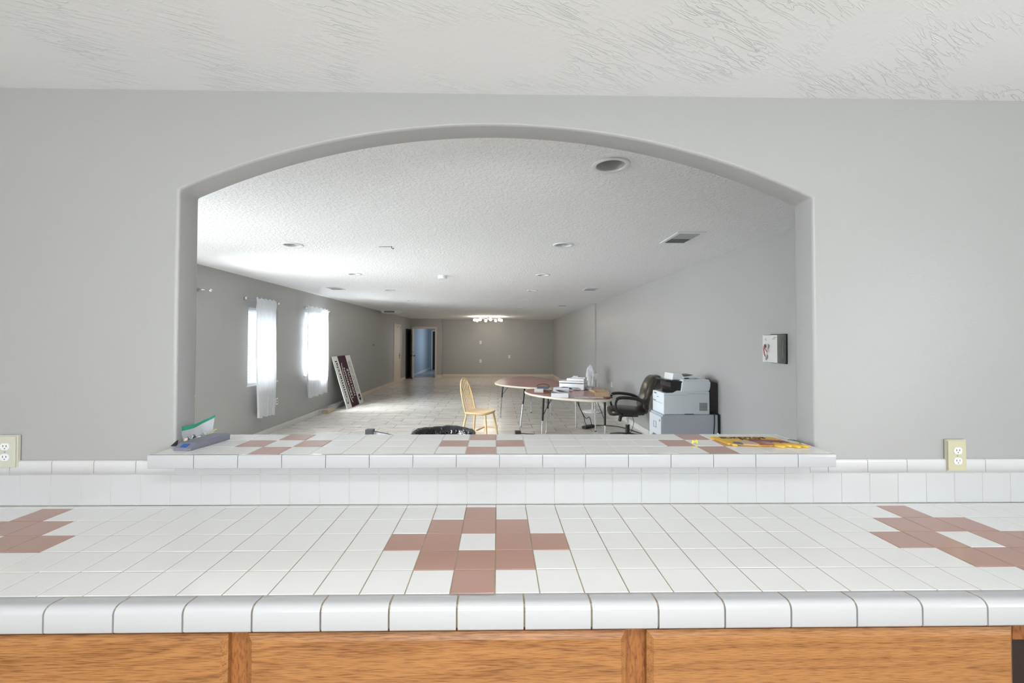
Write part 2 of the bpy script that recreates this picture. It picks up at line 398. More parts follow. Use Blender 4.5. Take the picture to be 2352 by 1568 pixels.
bm = new_bm(); bx(bm, KX0 - .1, KX1 + .1, KY0 - .1, YW + TJ, -0.08, 0); struct(fin('floor', bm, mat('kitchen_floor_vinyl', (0.42, 0.37, 0.31), 0.4, var=.1)))
# kitchen / far room wall with the arched opening
ARX0, ARX1 = -1.209, 1.221
def arc_pts():
    (x1, y1), (x2, y2), (x3, y3) = (ARX0, 2.090), (0.02, 2.350), (ARX1, 2.080)
    a = 2 * (x2 - x1); b = 2 * (y2 - y1); c_ = x2 ** 2 + y2 ** 2 - x1 ** 2 - y1 ** 2
    d = 2 * (x3 - x2); e = 2 * (y3 - y2); f = x3 ** 2 + y3 ** 2 - x2 ** 2 - y2 ** 2
    cx = (c_ * e - f * b) / (a * e - d * b); cy = (a * f - d * c_) / (a * e - d * b); R = math.hypot(x1 - cx, y1 - cy)
    t1 = math.atan2(y1 - cy, x1 - cx); t3 = math.atan2(y3 - cy, x3 - cx)
    return [(cx + R * math.cos(t1 + (t3 - t1) * k / 40), cy + R * math.sin(t1 + (t3 - t1) * k / 40)) for k in range(41)]
hole = [(ARX0, 1.076)] + arc_pts() + [(ARX1, 1.076)]
w = plate('wall_front', rect(KX0 - .1 - .5, KX1 + .1, 0, CZ + .1), [hole], TJ, Matrix.Translation((0, YW, 0)) @ M_Y, PAINT, bevel=0.011); struct(w)
# far-room walls
whl = [rect(y0, y1, z0, z1) for (y0, y1, z0, z1) in WINS] + [rect(15.58, 16.44, 0.0, 2.06)]
w = plate('wall_left', rect(YW + TJ, YB + .12, -0.0, CZ), whl[:4], 0.14, Matrix.Translation((XL - .14, 0, 0)) @ M_X, PAINT_FAR); struct(w)
bm = new_bm(); bx(bm, XR, XR + .14, YW + TJ, 10.7, 0, CZ); bx(bm, XR - .035, XR + .14, 10.7, YB, 0, CZ); struct(fin('wall_right', bm, PAINT_FAR))
bm = new_bm(); bx(bm, -2.38, XR + .14, YB, YB + .12, 0, CZ)
struct(fin('wall_back', bm, PAINT_FAR))
YJ = 18.35
w = plate('wall_jog', rect(XL, -2.38, 0, CZ), [rect(-3.555, -2.665, -0.01, 2.045)], 0.12, Matrix.Translation((0, YJ, 0)) @ M_Y, PAINT_FAR); struct(w)
bm = new_bm(); bx(bm, -2.50, -2.38, YJ + .12, YB, 0, CZ); struct(fin('wall_jog_side', bm, PAINT_FAR))
# corridor beyond the far doorway
bm = new_bm(); bx(bm, XL - .1, XL + .03, YJ + .12, 23.5, 0, 2.44); struct(fin('wall_corridor_left', bm, CORR))
bm = new_bm(); bx(bm, XL - .1, -1.8, 23.4, 23.5, 0, 2.44); bx(bm, -1.9, -1.8, YB + .12, 23.4, 0, 2.44); struct(fin('wall_corridor_end', bm, CORR))
bm = new_bm(); bx(bm, XL - .1, -1.8, YJ + .12, 23.5, -0.08, -0.001); struct(fin('floor', bm, mat('corridor_floor_vinyl', (.33, .33, .32), .3, var=.1)))
bm = new_bm(); bx(bm, XL - .1, -1.8, YB + .12, 23.5, 2.44, 2.5); struct(fin('ceiling', bm, mat('corridor_ceiling_paint', (.4, .4, .4), .7)))
bm = new_bm(); bx(bm, XL + .03, XL + .05, YJ + .13, 23.4, 0, .09); struct(fin('baseboard_corridor', bm, WTRIM))
bm = new_bm()
for q in ((-3.60, -3.52, 0, 2.12), (-2.70, -2.62, 0, 2.12), (-3.52, -2.70, 2.04, 2.12)): bx(bm, q[0], q[1], 23.36, 23.40, q[2], q[3])
struct(fin('trim_4', bm, WTRIM))
bm = new_bm(); bx(bm, -3.52, -2.70, 23.37, 23.40, 0.0, 2.04); struct(fin('door_4', bm, NAVY))
# kitchen shell behind the camera
w = plate('wall_rear', rect(KX0 - .1, KX1 + .1, 0, CZ + .1), [rect(*q) for q in KWIN_REAR], 0.1, Matrix.Translation((0, KY0 - .1, 0)) @ M_Y, PAINT); struct(w)
w = plate('wall_kitchen_right', rect(KY0 - .1, YW, 0, CZ + .1), [rect(*KWIN_SIDE)], 0.1, Matrix.Translation((KX1, 0, 0)) @ M_X, PAINT); struct(w)
bm = new_bm(); bx(bm, KX0 - .1, KX0, KY0 - .1, YW, 0, CZ + .1); struct(fin('wall_kitchen_left', bm, PAINT))

# windows: frame with a pane each
def window_x(idx, y0, y1, z0, z1, x, s=1):
    bm = new_bm(); t = .035
    for q in ((y0, y0 + t, z0, z1), (y1 - t, y1, z0, z1), (y0 + t, y1 - t, z0, z0 + t), (y0 + t, y1 - t, z1 - t, z1), (y0 + t, y1 - t, (z0 + z1) / 2 - .02, (z0 + z1) / 2 + .02)):
        bx(bm, x - .02, x + .02, *q)
    f = fin('window_%d' % idx, bm, WHITE); struct(f)
    bm = new_bm(); bx(bm, x - .003, x + .003, y0 + t, y1 - t, z0 + t, z1 - t); fin('pane', bm, GLASS, f)
    return f
for i, q in enumerate(WINS): window_x(i + 1, *q, XL - .085)
window_x(7, *KWIN_SIDE, KX1 + .05)
for i, (x0, x1, z0, z1) in enumerate(KWIN_REAR):
    bm = new_bm(); t = .035; y = KY0 - .05
    for q in ((x0, x0 + t, z0, z1), (x1 - t, x1, z0, z1), (x0 + t, x1 - t, z0, z0 + t), (x0 + t, x1 - t, z1 - t, z1), ((x0 + x1) / 2 - .02, (x0 + x1) / 2 + .02, z0 + t, z1 - t)):
        bx(bm, q[0], q[1], y - .02, y + .02, q[2], q[3])
    f = fin('window_%d' % (i + 5), bm, WHITE); struct(f)
    bm = new_bm(); bx(bm, x0 + t, x1 - t, y - .003, y + .003, z0 + t, z1 - t); fin('pane', bm, GLASS, f)
# sills on the far-room windows
for i, (y0, y1, z0, z1) in enumerate(WINS):
    bm = new_bm(); bx(bm, XL - .06, XL + .02, y0 - .02, y1 + .02, z0 - .02, z0 + .002, bev=.004); struct(fin('trim_%d' % (i + 5), bm, WTRIM))

# baseboards
bm = new_bm(); bx(bm, XL, XL + .016, YW + TJ, 8.9, 0, .095, bev=.004); struct(fin('baseboard_left', bm, WTRIM))
bm = new_bm(); bx(bm, XL, XL + .016, 8.905, 11.35, 0, .095, bev=.004); struct(fin('baseboard_left', bm, WTRIM))
bm = new_bm(); bx(bm, XL, XL + .016, 11.4, 15.5, 0, .095, bev=.004); bx(bm, XL, XL + .016, 16.52, 17.45, 0, .095, bev=.004); struct(fin('baseboard_left', bm, TAN_TRIM))
bm = new_bm(); bx(bm, XR - .016, XR, YW + TJ, 10.69, 0, .095, bev=.004); struct(fin('baseboard_right', bm, WTRIM))
bm = new_bm(); bx(bm, XR - .051, XR - .035, 10.7, YB, 0, .095, bev=.004); struct(fin('baseboard_right', bm, TAN_TRIM))
bm = new_bm(); bx(bm, -2.38, XR - .05, YB - .016, YB, 0, .10, bev=.004); bx(bm, -2.60, -2.38, YJ - .016, YJ, 0, .10, bev=.004); bx(bm, -2.38, -2.364, YJ - .016, YB - .016, 0, .10); struct(fin('baseboard_back', bm, TAN_TRIM))

# side door in the left wall (closed, cream)
bm = new_bm(); x = XL
bx(bm, x, x + .02, 15.50, 15.58, 0, 2.14, bev=.004); bx(bm, x, x + .02, 16.44, 16.52, 0, 2.14, bev=.004); bx(bm, x, x + .02, 15.58, 16.44, 2.06, 2.14, bev=.004)
struct(fin('trim_1', bm, TAN_TRIM))
bm = new_bm(); bx(bm, x, x + .008, 15.585, 16.435, 0.005, 2.055, bev=.002)
for k in range(1, 6): bx(bm, x + .008, x + .0095, 15.585 + k * .14, 15.59 + k * .14, .02, 2.04)
d = fin('door_1', bm, TAN_TRIM); struct(d)
bm = new_bm(); tube(bm, [(x + .008, 16.36, .98), (x + .05, 16.36, .98), (x + .055, 16.28, .98)], .011, 8); bx(bm, x + .008, x + .014, 16.33, 16.39, .86, 1.08, bev=.002); fin('door_handle', bm, mat('aged_brass', (.20, .13, .06), .35, .9), d, True)
bm = new_bm(); bx(bm, x + .008, x + .03, 16.02, 16.26, 2.0, 2.03, bev=.003); fin('door_closer', bm, mat('bright_alloy', (.85, .85, .85), .3, .3), d)
# dark door on the left wall by the corner
bm = new_bm(); bx(bm, x, x + .04, 17.5, 18.34, 0.01, 2.02, bev=.004)
for (a, b) in ((.15, .9), (1.05, 1.85)): bx(bm, x + .04, x + .046, 17.62, 18.22, a, b, bev=.003)
d = fin('door_2', bm, NAVY); struct(d)
# back doorway casing and its leaf, opened towards us
bm = new_bm()
for q in ((-3.64, -3.555, 0, 2.13), (-2.665, -2.585, 0, 2.13), (-3.555, -2.665, 2.045, 2.13)): bx(bm, q[0], q[1], YJ - .02, YJ, q[2], q[3], bev=.004)
struct(fin('trim_2', bm, mat('pinkish_trim_paint', (.66, .56, .53), .4)))
bm = new_bm(); Md = Matrix.Translation((-3.555, YJ - .022, 0)) @ Matrix.Rotation(math.radians(8), 4, 'Z')
bx(bm, -.018, .018, -.84, 0, 0.012, 2.03, Md, bev=.002)
d = fin('door_3', bm, mat('door_edge_paint', (.62, .58, .53), .4)); struct(d)
bm = new_bm()
for s in (-1, 1): lathe(bm, [(0.001, 0), (.012, 0), (.012, .035), (.028, .045), (.030, .06), (.02, .072), (0, .075)], seg=14, M=Md @ Matrix.Translation((s * .018, -.77, .93)) @ Matrix.Rotation(s * PI / 2, 4, 'Y'))
fin('door_handle', bm, BLACK_METAL, d, True)
bm = new_bm(); bx(bm, -.03, .03, -.80, -.74, 1.06, 1.12, Md, bev=.01); fin('deadbolt', bm, BLACK_METAL, d)

# unseen fixture made up for the added kitchen fill lamp
kl = thing('kitchen_fill_light', (0, -.35, CZ + .005), 'added long box fill lamp, unseen above the camera in the kitchen', 'ceiling light')
bm = new_bm(); bx(bm, -.62, .62, -.19, .19, -.03, -.001, bev=.004); fin('housing', bm, WHITE, kl)
bm = new_bm(); bx(bm, -.60, .60, -.175, -.168, -.075, -.03); bx(bm, -.60, .60, .168, .175, -.075, -.03); bx(bm, -.60, -.593, -.168, .168, -.075, -.03); bx(bm, .593, .60, -.168, .168, -.075, -.03); fin('side_rails', bm, WHITE, kl)

# ------------------------------------------------------------------ kitchen counter
P = 0.11; X0 = -0.0055; ZC = 0.906
def tilebox(bm, x0, x1, y0, y1, z0, z1, g=0.0016, mi=0, axis='z', e=0.0012, tilt=0.0):
    """a tile with a chamfered face; axis is the way the glazed face looks"""
    if axis == 'z':
        a = [(x0 + g, y0 + g), (x1 - g, y0 + g), (x1 - g, y1 - g), (x0 + g, y1 - g)]
        b = [(x0 + g + e, y0 + g + e), (x1 - g - e, y0 + g + e), (x1 - g - e, y1 - g - e), (x0 + g + e, y1 - g - e)]
        tx, ty = random.uniform(-tilt, tilt), random.uniform(-tilt, tilt); cx, cy = (x0 + x1) / 2, (y0 + y1) / 2
        rings = [[(p[0], p[1], z0) for p in a], [(p[0], p[1], z1 - e) for p in a], [(p[0], p[1], z1 + tx * (p[0] - cx) + ty * (p[1] - cy)) for p in b]]
    else:  # face looks to -y ; y0 = face, y1 = back
        a = [(x0 + g, z0 + g), (x1 - g, z0 + g), (x1 - g, z1 - g), (x0 + g, z1 - g)]
        b = [(x0 + g + e, z0 + g + e), (x1 - g - e, z0 + g + e), (x1 - g - e, z1 - g - e), (x0 + g + e, z1 - g - e)]
        tx, tz = random.uniform(-tilt, tilt), random.uniform(-tilt, tilt); cx, cz = (x0 + x1) / 2, (z0 + z1) / 2
        rings = [[(p[0], y1, p[1]) for p in a], [(p[0], y0 + e, p[1]) for p in a], [(p[0], y0 + tx * (p[0] - cx) + tz * (p[1] - cz), p[1]) for p in b]]
    V = [[bm.verts.new(p) for p in r] for r in rings]
    for i in range(2):
        for k in range(4):
            f = bm.faces.new((V[i][k], V[i][(k + 1) % 4], V[i + 1][(k + 1) % 4], V[i + 1][k])); f.material_index = mi
    f = bm.faces.new(V[2]); f.material_index = mi
    f = bm.faces.new(V[0][::-1]); f.material_index = mi
def trim_run(bm, x0, x1, prof, g=0.0022, mi=0):
    x0 += g; x1 -= g
    A = [bm.verts.new((x0, p[0], p[1])) for p in prof]; B = [bm.verts.new((x1, p[0], p[1])) for p in prof]
    for i in range(len(prof) - 1):
        f = bm.faces.new((A[i], A[i + 1], B[i + 1], B[i])); f.smooth = True; f.material_index = mi
    for src, x in ((prof, x0), (prof, x1)):
        f = bm.faces.new([bm.verts.new((x, p[0], p[1])) for p in src]); f.material_index = mi

YF = YW - 0.008                       # face of the splash tiles
ys = [YF, YW - .033] + [YW - .033 - P * k for k in range(1, 6)]     # row joints, back to front
CENT = {1: [0], 2: [-1, 0, 1], 3: [-2, -1, 1, 2], 4: [-1, 0, 1], 5: [0]}
counter = thing('tiled_countertop', (0, 1.35, .85), 'long white square-tiled kitchen countertop with dusty pink tile diamonds and rounded front edge', 'countertop')
inv = Matrix.Translation((0, -1.35, -.85))
bm = new_bm()
for row in range(6):
    for k in range(-21, 23):
        xa, xb = X0 + (k - 1) * P, X0 + k * P
        pink = any((k - c0) in CENT.get(row, []) for c0 in (-14, 0, 14))
        g = 0.0007 if row in (0,) else 0.0013
        tilebox(bm, xa, xb, ys[row + 1], ys[row], ZC - .008, ZC, g=g, mi=1 if pink else 0, tilt=0.004)
bm.transform(inv); fin('field_tiles', bm, [TILE_W, TILE_P], counter)
bm = new_bm(); bx(bm, X0 - 22 * P, X0 + 22 * P, 1.024, YW - .002, ZC - .030, ZC - .0012); bx(bm, X0 - 22 * P, X0 + 22 * P, 1.0235, 1.035, .852, ZC - .02)
bm.transform(inv); fin('grout_bed', bm, GROUT, counter)
pr_ = [(1.0655, ZC - .012), (1.0655, ZC - .0004)] + [(1.052, ZC), (1.040, ZC + .0016), (1.034, ZC + .0018)]
rr = .0175; cyy, czz = 1.0155 + rr, ZC + .0018 - rr
pr_ += [(cyy - rr * math.sin(t), czz + rr * math.cos(t)) for t in [PI / 2 * k / 8 for k in range(1, 9)]]
pr_ += [(1.0155, .853), (1.018, .849), (1.0235, .849)]
bm = new_bm(); TP = .1569
k = -15
while -0.0935 + k * TP < 2.38:
    xa = -0.0935 + k * TP
    if xa > -2.42: trim_run(bm, xa, xa + TP, pr_)
    k += 1
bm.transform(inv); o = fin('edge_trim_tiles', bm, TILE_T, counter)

# backsplash
splash = thing('tiled_backsplash', (0, YW, ZC), 'low white tiled backsplash strip between countertop and grey wall', 'backsplash')
inv = Matrix.Translation((0, -YW, -ZC))
bm = new_bm()
for k in range(-21, 23):
    xa, xb = X0 + (k - 1) * P, X0 + k * P
    tilebox(bm, xa, xb, YF, YW - .001, ZC + .001, 1.021, g=.0013, axis='y', tilt=0.006)
    if xb < ARX0 + .09 - .1 or xa > ARX1 - .03: continue
    tilebox(bm, xa, xb, YF, YW - .001, 1.021, 1.0745, g=.0013, axis='y', tilt=0.006)
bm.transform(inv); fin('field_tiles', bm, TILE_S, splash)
capp = [(YW - .001, 1.0225), (YF - .002, 1.0225), (YF - .002, 1.066)] + [(YF - .002 + .008 * (1 - math.cos(t)), 1.066 + .007 * math.sin(t)) for t in (.4, .8, 1.2, 1.57)] + [(YW - .001, 1.073)]
for (lo, hi, ph) in ((-2.42, -1.198, -1.804), (1.192, 2.41, 1.416)):
    j = ph - .1533 * 6; bm = new_bm()
    while j < hi:
        a, b = max(j, lo), min(j + .1533, hi)
        if b - a > .01: trim_run(bm, a, b, capp, g=.0013)
        j += .1533
    bm.transform(inv); fin('cap_tiles', bm, mat('white_glazed_cap_tile', (0.64, 0.645, 0.645), 0.16), splash)  # white tile copy whose tone follows how light falls on the cap
bm = new_bm(); bx(bm, -2.42, 2.41, YF + .002, YW - .0005, ZC + .0005, 1.071); bm.transform(inv); fin('grout_bed', bm, GROUT_W, splash)

# pass-through ledge
ZS = 1.125; PS = .1085; SX0, SX1 = -1.205, 1.197
ledge = thing('tiled_ledge', (0, 1.68, 1.079), 'raised white-tiled pass-through ledge under the arch with small pink checker diamonds', 'ledge')
inv = Matrix.Translation((0, -1.68, -1.079))
lys = [1.848, 1.741, 1.634, 1.527]
bm = new_bm()
for row in range(3):
    for k in range(-11, 13):
        xa, xb = max(X0 + (k - 1) * PS, SX0), min(X0 + k * PS, SX1)
        if xb - xa < .008: continue
        pk = any((row, k - c0) in ((0, 0), (1, -1), (1, 1), (2, 0)) for c0 in (-7, 0, 8))
        tilebox(bm, xa, xb, lys[row + 1], lys[row], ZS - .008, ZS, g=.0012, mi=1 if pk else 0, tilt=0.004)
bm.transform(inv); fin('field_tiles', bm, [TILE_W, TILE_P], ledge)
bm = new_bm(); rr = .005
pf = [(1.5275, ZS - .01), (1.5275, ZS)] + [(1.515 + rr - rr * math.sin(t), ZS - rr + rr * math.cos(t)) for t in [PI / 2 * k / 5 for k in range(6)]] + [(1.515, 1.081), (1.517, 1.079), (1.522, 1.079)]
js = [SX0] + [-1.047 + .1505 * k for k in range(15)] + [SX1]
for a, b in zip(js, js[1:]): trim_run(bm, a, b, pf, g=.0012)
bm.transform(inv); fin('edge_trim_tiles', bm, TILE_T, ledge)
bm = new_bm(); bx(bm, SX0 + .001, SX1 - .001, 1.5225, 1.8475, 1.081, ZS - .0015); bm.transform(inv); fin('grout_bed', bm, GROUT_W, ledge)

# ------------------------------------------------------------------ base cabinets
def cabinet(x0, x1, dx0, dx1, label, left_end=False):
    c = thing('base_cabinet', ((x0 + x1) / 2, 1.3, 0), label, 'cabinet', group='oak cabinets under the countertop')
    inv = Matrix.Translation((-(x0 + x1) / 2, -1.3, 0))
    bm = new_bm(); bx(bm, x0, x1, 1.07, YW - .002, .10, .851); bx(bm, x0, x1, 1.12, YW - .002, 0, .10); bm.transform(inv); fin('body', bm, OAK_V, c)
    bm = new_bm()
    bx(bm, x0, dx0 + .012, 1.052, 1.07, .10, .851); bx(bm, dx1 - .012, x1, 1.052, 1.07, .10, .851); bx(bm, dx0 + .012, dx1 - .012, 1.052, 1.07, .80, .851); bx(bm, dx0 + .012, dx1 - .012, 1.052, 1.07, .655, .70)
    bm.transform(inv); fin('face_frame', bm, OAK_V, c)
    def panel(a, b, z0, z1):
        bm = new_bm(); ch = .014
        pts = [(a, z0), (b, z0), (b, z1), (a, z1)]; q = [(a + ch, z0 + ch), (b - ch, z0 + ch), (b - ch, z1 - ch), (a + ch, z1 - ch)]
        R = [[bm.verts.new((p[0], 1.051, p[1])) for p in pts], [bm.verts.new((p[0], 1.040, p[1])) for p in pts], [bm.verts.new((p[0], 1.030, p[1])) for p in q]]
        for i in range(2):
            for k in range(4): bm.faces.new((R[i][k], R[i][(k + 1) % 4], R[i + 1][(k + 1) % 4], R[i + 1][k]))
        bm.faces.new(R[2]); bm.faces.new(R[0][::-1]); bm.transform(inv)
        return bm
    fin('drawer_front', panel(dx0, dx1, .69, .8325), OAK, c)
    m = (dx0 + dx1) / 2
    for a, b in ((dx0, m - .004), (m + .004, dx1)): fin('door', panel(a, b, .115, .665), OAK, c)
    return c
cabinet(-1.55, -.608, -1.50, -.631, 'oak kitchen base cabinet at the left end under the tiled countertop')
cabinet(-.608, .332, -.585, .307, 'oak kitchen base cabinet in the middle under the tiled countertop')
cabinet(.332, 1.262, .357, 1.247, 'oak kitchen base cabinet right of the middle one, beside the dark gap')
filler = thing('recess_filler', (1.57, 1.3, 0), 'dark brown block standing in for the shaded recess under a reddish wood rail at right edge of cabinets', 'recess_filler')  # block painted dark in place of the shaded open recess
bm = new_bm(); bx(bm, -.305, .305, -.22, .345, .10, .79, bev=.004); bx(bm, -.30, .30, -.17, .3, 0, .10); fin('body', bm, mat('dark_recess_brown', (.022, .012, .010), .35), filler)
bm = new_bm(); bx(bm, -.305, .304, -.248, -.222, .792, .849, bev=.002); fin('rail', bm, OAK_V, filler)
cabinet(1.878, 2.40, 1.90, 2.38, 'oak kitchen base cabinet past the dark recess, outside right end')
cabinet(-2.42, -1.553, -2.38, -1.575, 'oak kitchen base cabinet furthest left, outside the frame')

# ------------------------------------------------------------------ wall plates
def outlet(name, loc, facing, label, w=.07, h=.115, m=IVORY, kind='duplex', group=None, mr=WHITE):
    rz = {'-y': 0, '+x': PI / 2, '-x': -PI / 2}[facing]
    t = thing(name, loc, label, 'outlet' if kind == 'duplex' else 'wall plate', rz, group)
    bm = new_bm(); bx(bm, -w / 2, w / 2, -.006, 0, -h / 2, h / 2, bev=.0025); fin('plate', bm, m, t)
    if kind == 'duplex':
        for s in (-1, 1):
            bm = new_bm(); cz = s * h * .17
            pts = [(.0165 * math.cos(a) * 1.0, max(-.0125, min(.0125, .0165 * math.sin(a)))) for a in [2 * PI * k / 24 for k in range(24)]]
            prism(bm, pts, .006, .0085, M=Matrix.Translation((0, 0, cz)) @ Matrix.Rotation(PI / 2, 4, 'X'))
            r = fin('receptacle', bm, mr, t)
            bm = new_bm()
            for sx in (-.006, .006): bx(bm, sx - .0009, sx + .0009, -.0091, -.0083, cz - .001, cz + .006)
            tube(bm, [(0, -.0091, cz - .0065), (0, -.0083, cz - .0065)], .0018, 8)
            fin('slots', bm, DARK, r)
        bm = new_bm(); tube(bm, [(0, -.0078, 0), (0, -.0055, 0)], .0022, 8); fin('screw', bm, STEEL, t)
    elif kind == 'switch':
        bm = new_bm(); bx(bm, -.012, .012, -.009, -.0055, -.026, .026, bev=.001); fin('rocker', bm, mat('pale_grey_plastic', (.5, .5, .48), .4), t)
    return t
def spacer(o):   # wallplate standing off uneven tile: a pale backing box
    bm = new_bm(); bx(bm, -.035, .039, .0, .0098, -.056, .06); fin('backing', bm, mat('caulk', (.62, .6, .5), .7), o)
o = outlet('electrical_outlet', (-1.811, 1.636, 1.108), '-y', 'duplex electrical outlet with grey-beige plate at far left above backsplash'); spacer(o)
o = outlet('electrical_outlet', (1.757, 1.636, 1.088), '-y', 'duplex electrical outlet with yellowed ivory plate at right above backsplash', m=mat('yellowed_ivory', (.56, .53, .36), .35)); spacer(o)
outlet('electrical_outlet', (XL + .0, 7.36, .50), '+x', 'small white outlet on far left wall beside the long sheer curtain', m=WHITE, mr=GREYP)
outlet('wall_plate', (-.755, YB, 1.475), '-y', 'upper white plate on the far back wall', kind='switch', m=WHITE, w=.09, h=.14)
outlet('wall_plate', (-.755, YB, .665), '-y', 'lower white plate on the far back wall, below the other', kind='switch', m=WHITE, w=.09, h=.14)
outlet('wall_plate', (.49, YB, .855), '-y', 'right-hand white plate on the far back wall', kind='switch', m=WHITE, w=.08, h=.13)
outlet('wall_plate', (XR, 9.25, .60), '-x', 'small white plate low on the right wall behind the table', kind='switch', m=WHITE, w=.07, h=.11)
t = thing('thermostat', (XL, 12.98, 1.40), 'tiny dark-buttoned switch on the left wall between window and side door', 'switch', PI / 2)
bm = new_bm(); bx(bm, -.035, .035, -.006, 0, -.05, .05, bev=.002); fin('plate', bm, PAINT_FAR, t)
bm = new_bm(); bx(bm, -.018, .018, -.02, -.006, -.02, .02, bev=.003); fin('button', bm, BLACK, t)

# ------------------------------------------------------------------ recessed lights, vents, detector
def can(loc, label):
    t = thing('recessed_light', loc, label, 'ceiling light', group='recessed ceiling lights')
    bm = new_bm(); lathe(bm, [(.076, -.001), (.103, -.001), (.103, -.006), (.098, -.009), (.078, -.006), (.074, .004), (.076, -.001)], seg=32); fin('trim_ring', bm, WHITE, t, True)
    bm = new_bm(); lathe(bm, [(.0755, .0), (.070, .09), (.0, .092), (.0, .094), (.072, .094), (.0772, .0)], seg=32); fin('housing', bm, mat('satin_reflector', (.62, .62, .63), .35, .35), t, True)
    bm = new_bm(); lathe(bm, [(0, .05), (.018, .052), (.03, .062), (.032, .078), (.02, .0915)], seg=16); fin('socket', bm, mat('dark_socket', (.05, .05, .05), .5), t, True)
    return t
names_r = ['recessed ceiling light nearest the arch at upper right, largest in view', 'recessed ceiling light second from the arch in the right row', 'recessed ceiling light third from the arch in the right row',
           'recessed ceiling light fourth from the arch in the right row', 'recessed ceiling light fifth from the arch in the right row', 'recessed ceiling light sixth from the arch in the right row', 'recessed ceiling light farthest from the arch in the right row']
names_l = ['recessed ceiling light nearest in the left row, above the curtains', 'recessed ceiling light second in the left row', 'recessed ceiling light third in the left row',
           'recessed ceiling light fourth in the left row', 'recessed ceiling light fifth in the left row', 'recessed ceiling light farthest in the left row']
c0 = can((*CANS_R[0], CZ), names_r[0])
for (x, y), n in list(zip(CANS_R, names_r))[1:] + list(zip(CANS_L, names_l)): dup(c0, (x, y, CZ), None, n)
def vent(loc, label, w=.25, l=.42, dark=True, rz=0):
    t = thing('ceiling_vent', loc, label, 'vent', rz, group='flat ceiling air vents')
    bm = new_bm(); b = .035; z0, z1 = -.008, -.001
    bx(bm, -w / 2, -w / 2 + b, -l / 2, l / 2, z0, z1, bev=.002); bx(bm, w / 2 - b, w / 2, -l / 2, l / 2, z0, z1, bev=.002)
    bx(bm, -w / 2 + b, w / 2 - b, -l / 2, -l / 2 + b, z0, z1, bev=.002); bx(bm, -w / 2 + b, w / 2 - b, l / 2 - b, l / 2, z0, z1, bev=.002); fin('frame', bm, WHITE, t)
    bm = new_bm(); n = 14
    for k in range(n):
        y = -l / 2 + b + (l - 2 * b) * (k + .5) / n
        bx(bm, -w / 2 + b, w / 2 - b, -.011, .011, -.0007, .0007, Matrix.Translation((0, y, -.006)) @ Matrix.Rotation(math.radians(-38 if k < n / 2 else 38), 4, 'X'))
    fin('louvres', bm, mat('vent_grey', (.45, .45, .46), .4), t)
    bm = new_bm(); bx(bm, -w / 2 + b, w / 2 - b, -l / 2 + b, l / 2 - b, -.0014, -.0006); fin('duct', bm, DARK, t)
    return t
v0 = vent((1.665, 3.88, CZ), 'white ceiling air vent nearest the right end of the arch')
dup(v0, (1.665, 7.70, CZ), None, 'white ceiling air vent midway along the right side of the ceiling')
dup(v0, (1.685, 11.26, CZ), None, 'white ceiling air vent farthest along the right side of the ceiling')
dup(v0, (-2.93, 7.76, CZ), None, 'white ceiling air vent above the second curtained window on left')
t = thing('ceiling_diffuser', (-3.33, 13.6, CZ), 'bulky white ceiling diffuser hanging below ceiling near the left wall', 'vent')
bm = new_bm(); prof = [(-.30, 0), (-.22, -.085), (.16, -.085), (.30, 0)]
A = [bm.verts.new((p[0], -.28, p[1])) for p in prof]; B = [bm.verts.new((p[0], .28, p[1])) for p in prof]
for i in range(4): bm.faces.new((A[i], A[(i + 1) % 4], B[(i + 1) % 4], B[i]))
bm.faces.new(A); bm.faces.new(B[::-1]); fin('housing', bm, WHITE, t)
bm = new_bm()
for z in (-.030, -.058): bx(bm, -.17, .15, -.286, -.279, z - .008, z + .008)
fin('slots', bm, DARK, t)
t = thing('smoke_detector', (-.807, 6.25, CZ), 'round white smoke detector in the middle of the ceiling', 'smoke detector')
bm = new_bm(); lathe(bm, [(0, 0), (.062, 0), (.062, -.016), (0, -.016)], seg=24); fin('base', bm, WHITE, t, True)
bm = new_bm(); lathe(bm, [(0, -.016), (.064, -.017), (.066, -.03), (.058, -.045), (0, -.048)], seg=24); fin('cover', bm, WHITE, t, True)
t = thing('ceiling_hook', (-1.066, 4.33, CZ), 'tiny hook and loose wire stub on the ceiling by the arch', 'hook')
bm = new_bm(); tube(bm, [(0, 0, 0), (0, 0, -.015), (.012, 0, -.024), (.02, 0, -.014)], .004, 6); tube(bm, [(-.13, .01, -.003), (-.07, .0, -.004), (0, 0, -.003)], .002, 5); fin('hook_wire', bm, BLACK_METAL, t)

# ------------------------------------------------------------------ chandelier at the far end
ch = thing('chandelier', (-.385, 16.6, CZ), 'lit chandelier with round frosted globes hanging at far end of the room', 'chandelier')
bm = new_bm(); lathe(bm, [(0, 0), (.07, 0), (.065, -.02), (.02, -.03), (0, -.03)], seg=20); fin('canopy', bm, STEEL, ch, True)
bm = new_bm(); tube(bm, [(0, 0, -.03), (0, 0, -.10)], .009, 8); lathe(bm, [(0, -.06), (.03, -.07), (.03, -.10), (0, -.11)], seg=14); fin('stem', bm, STEEL, ch, True)
BULB = mat('lit_frosted_glass', (1, .95, .85), .4, emit=(1, .93, .80), emit_s=45)
for k in range(8):
    a = 2 * PI * k / 8 + .2; ca, sa = math.cos(a), math.sin(a)
    bm = new_bm(); tube(bm, [(ca * r_, sa * r_, z) for r_, z in ((.02, -.085), (.18, -.10), (.36, -.085), (.50, -.075), (.52, -.09))], .007, 6); arm = fin('arm', bm, STEEL, ch, True)
    bm = new_bm(); lathe(bm, [(0, -.085), (.02, -.088), (.045, -.11), (.052, -.135), (.04, -.165), (.0, -.185)], c=(ca * .52, sa * .52, 0), seg=16); fin('globe', bm, BULB, arm, True)
lt = light('chandelier_glow', 'POINT', (-.385, 16.6, CZ - .24), (0, 0, -1), 14, (1, .80, .58)); lt.data.shadow_soft_size = .12

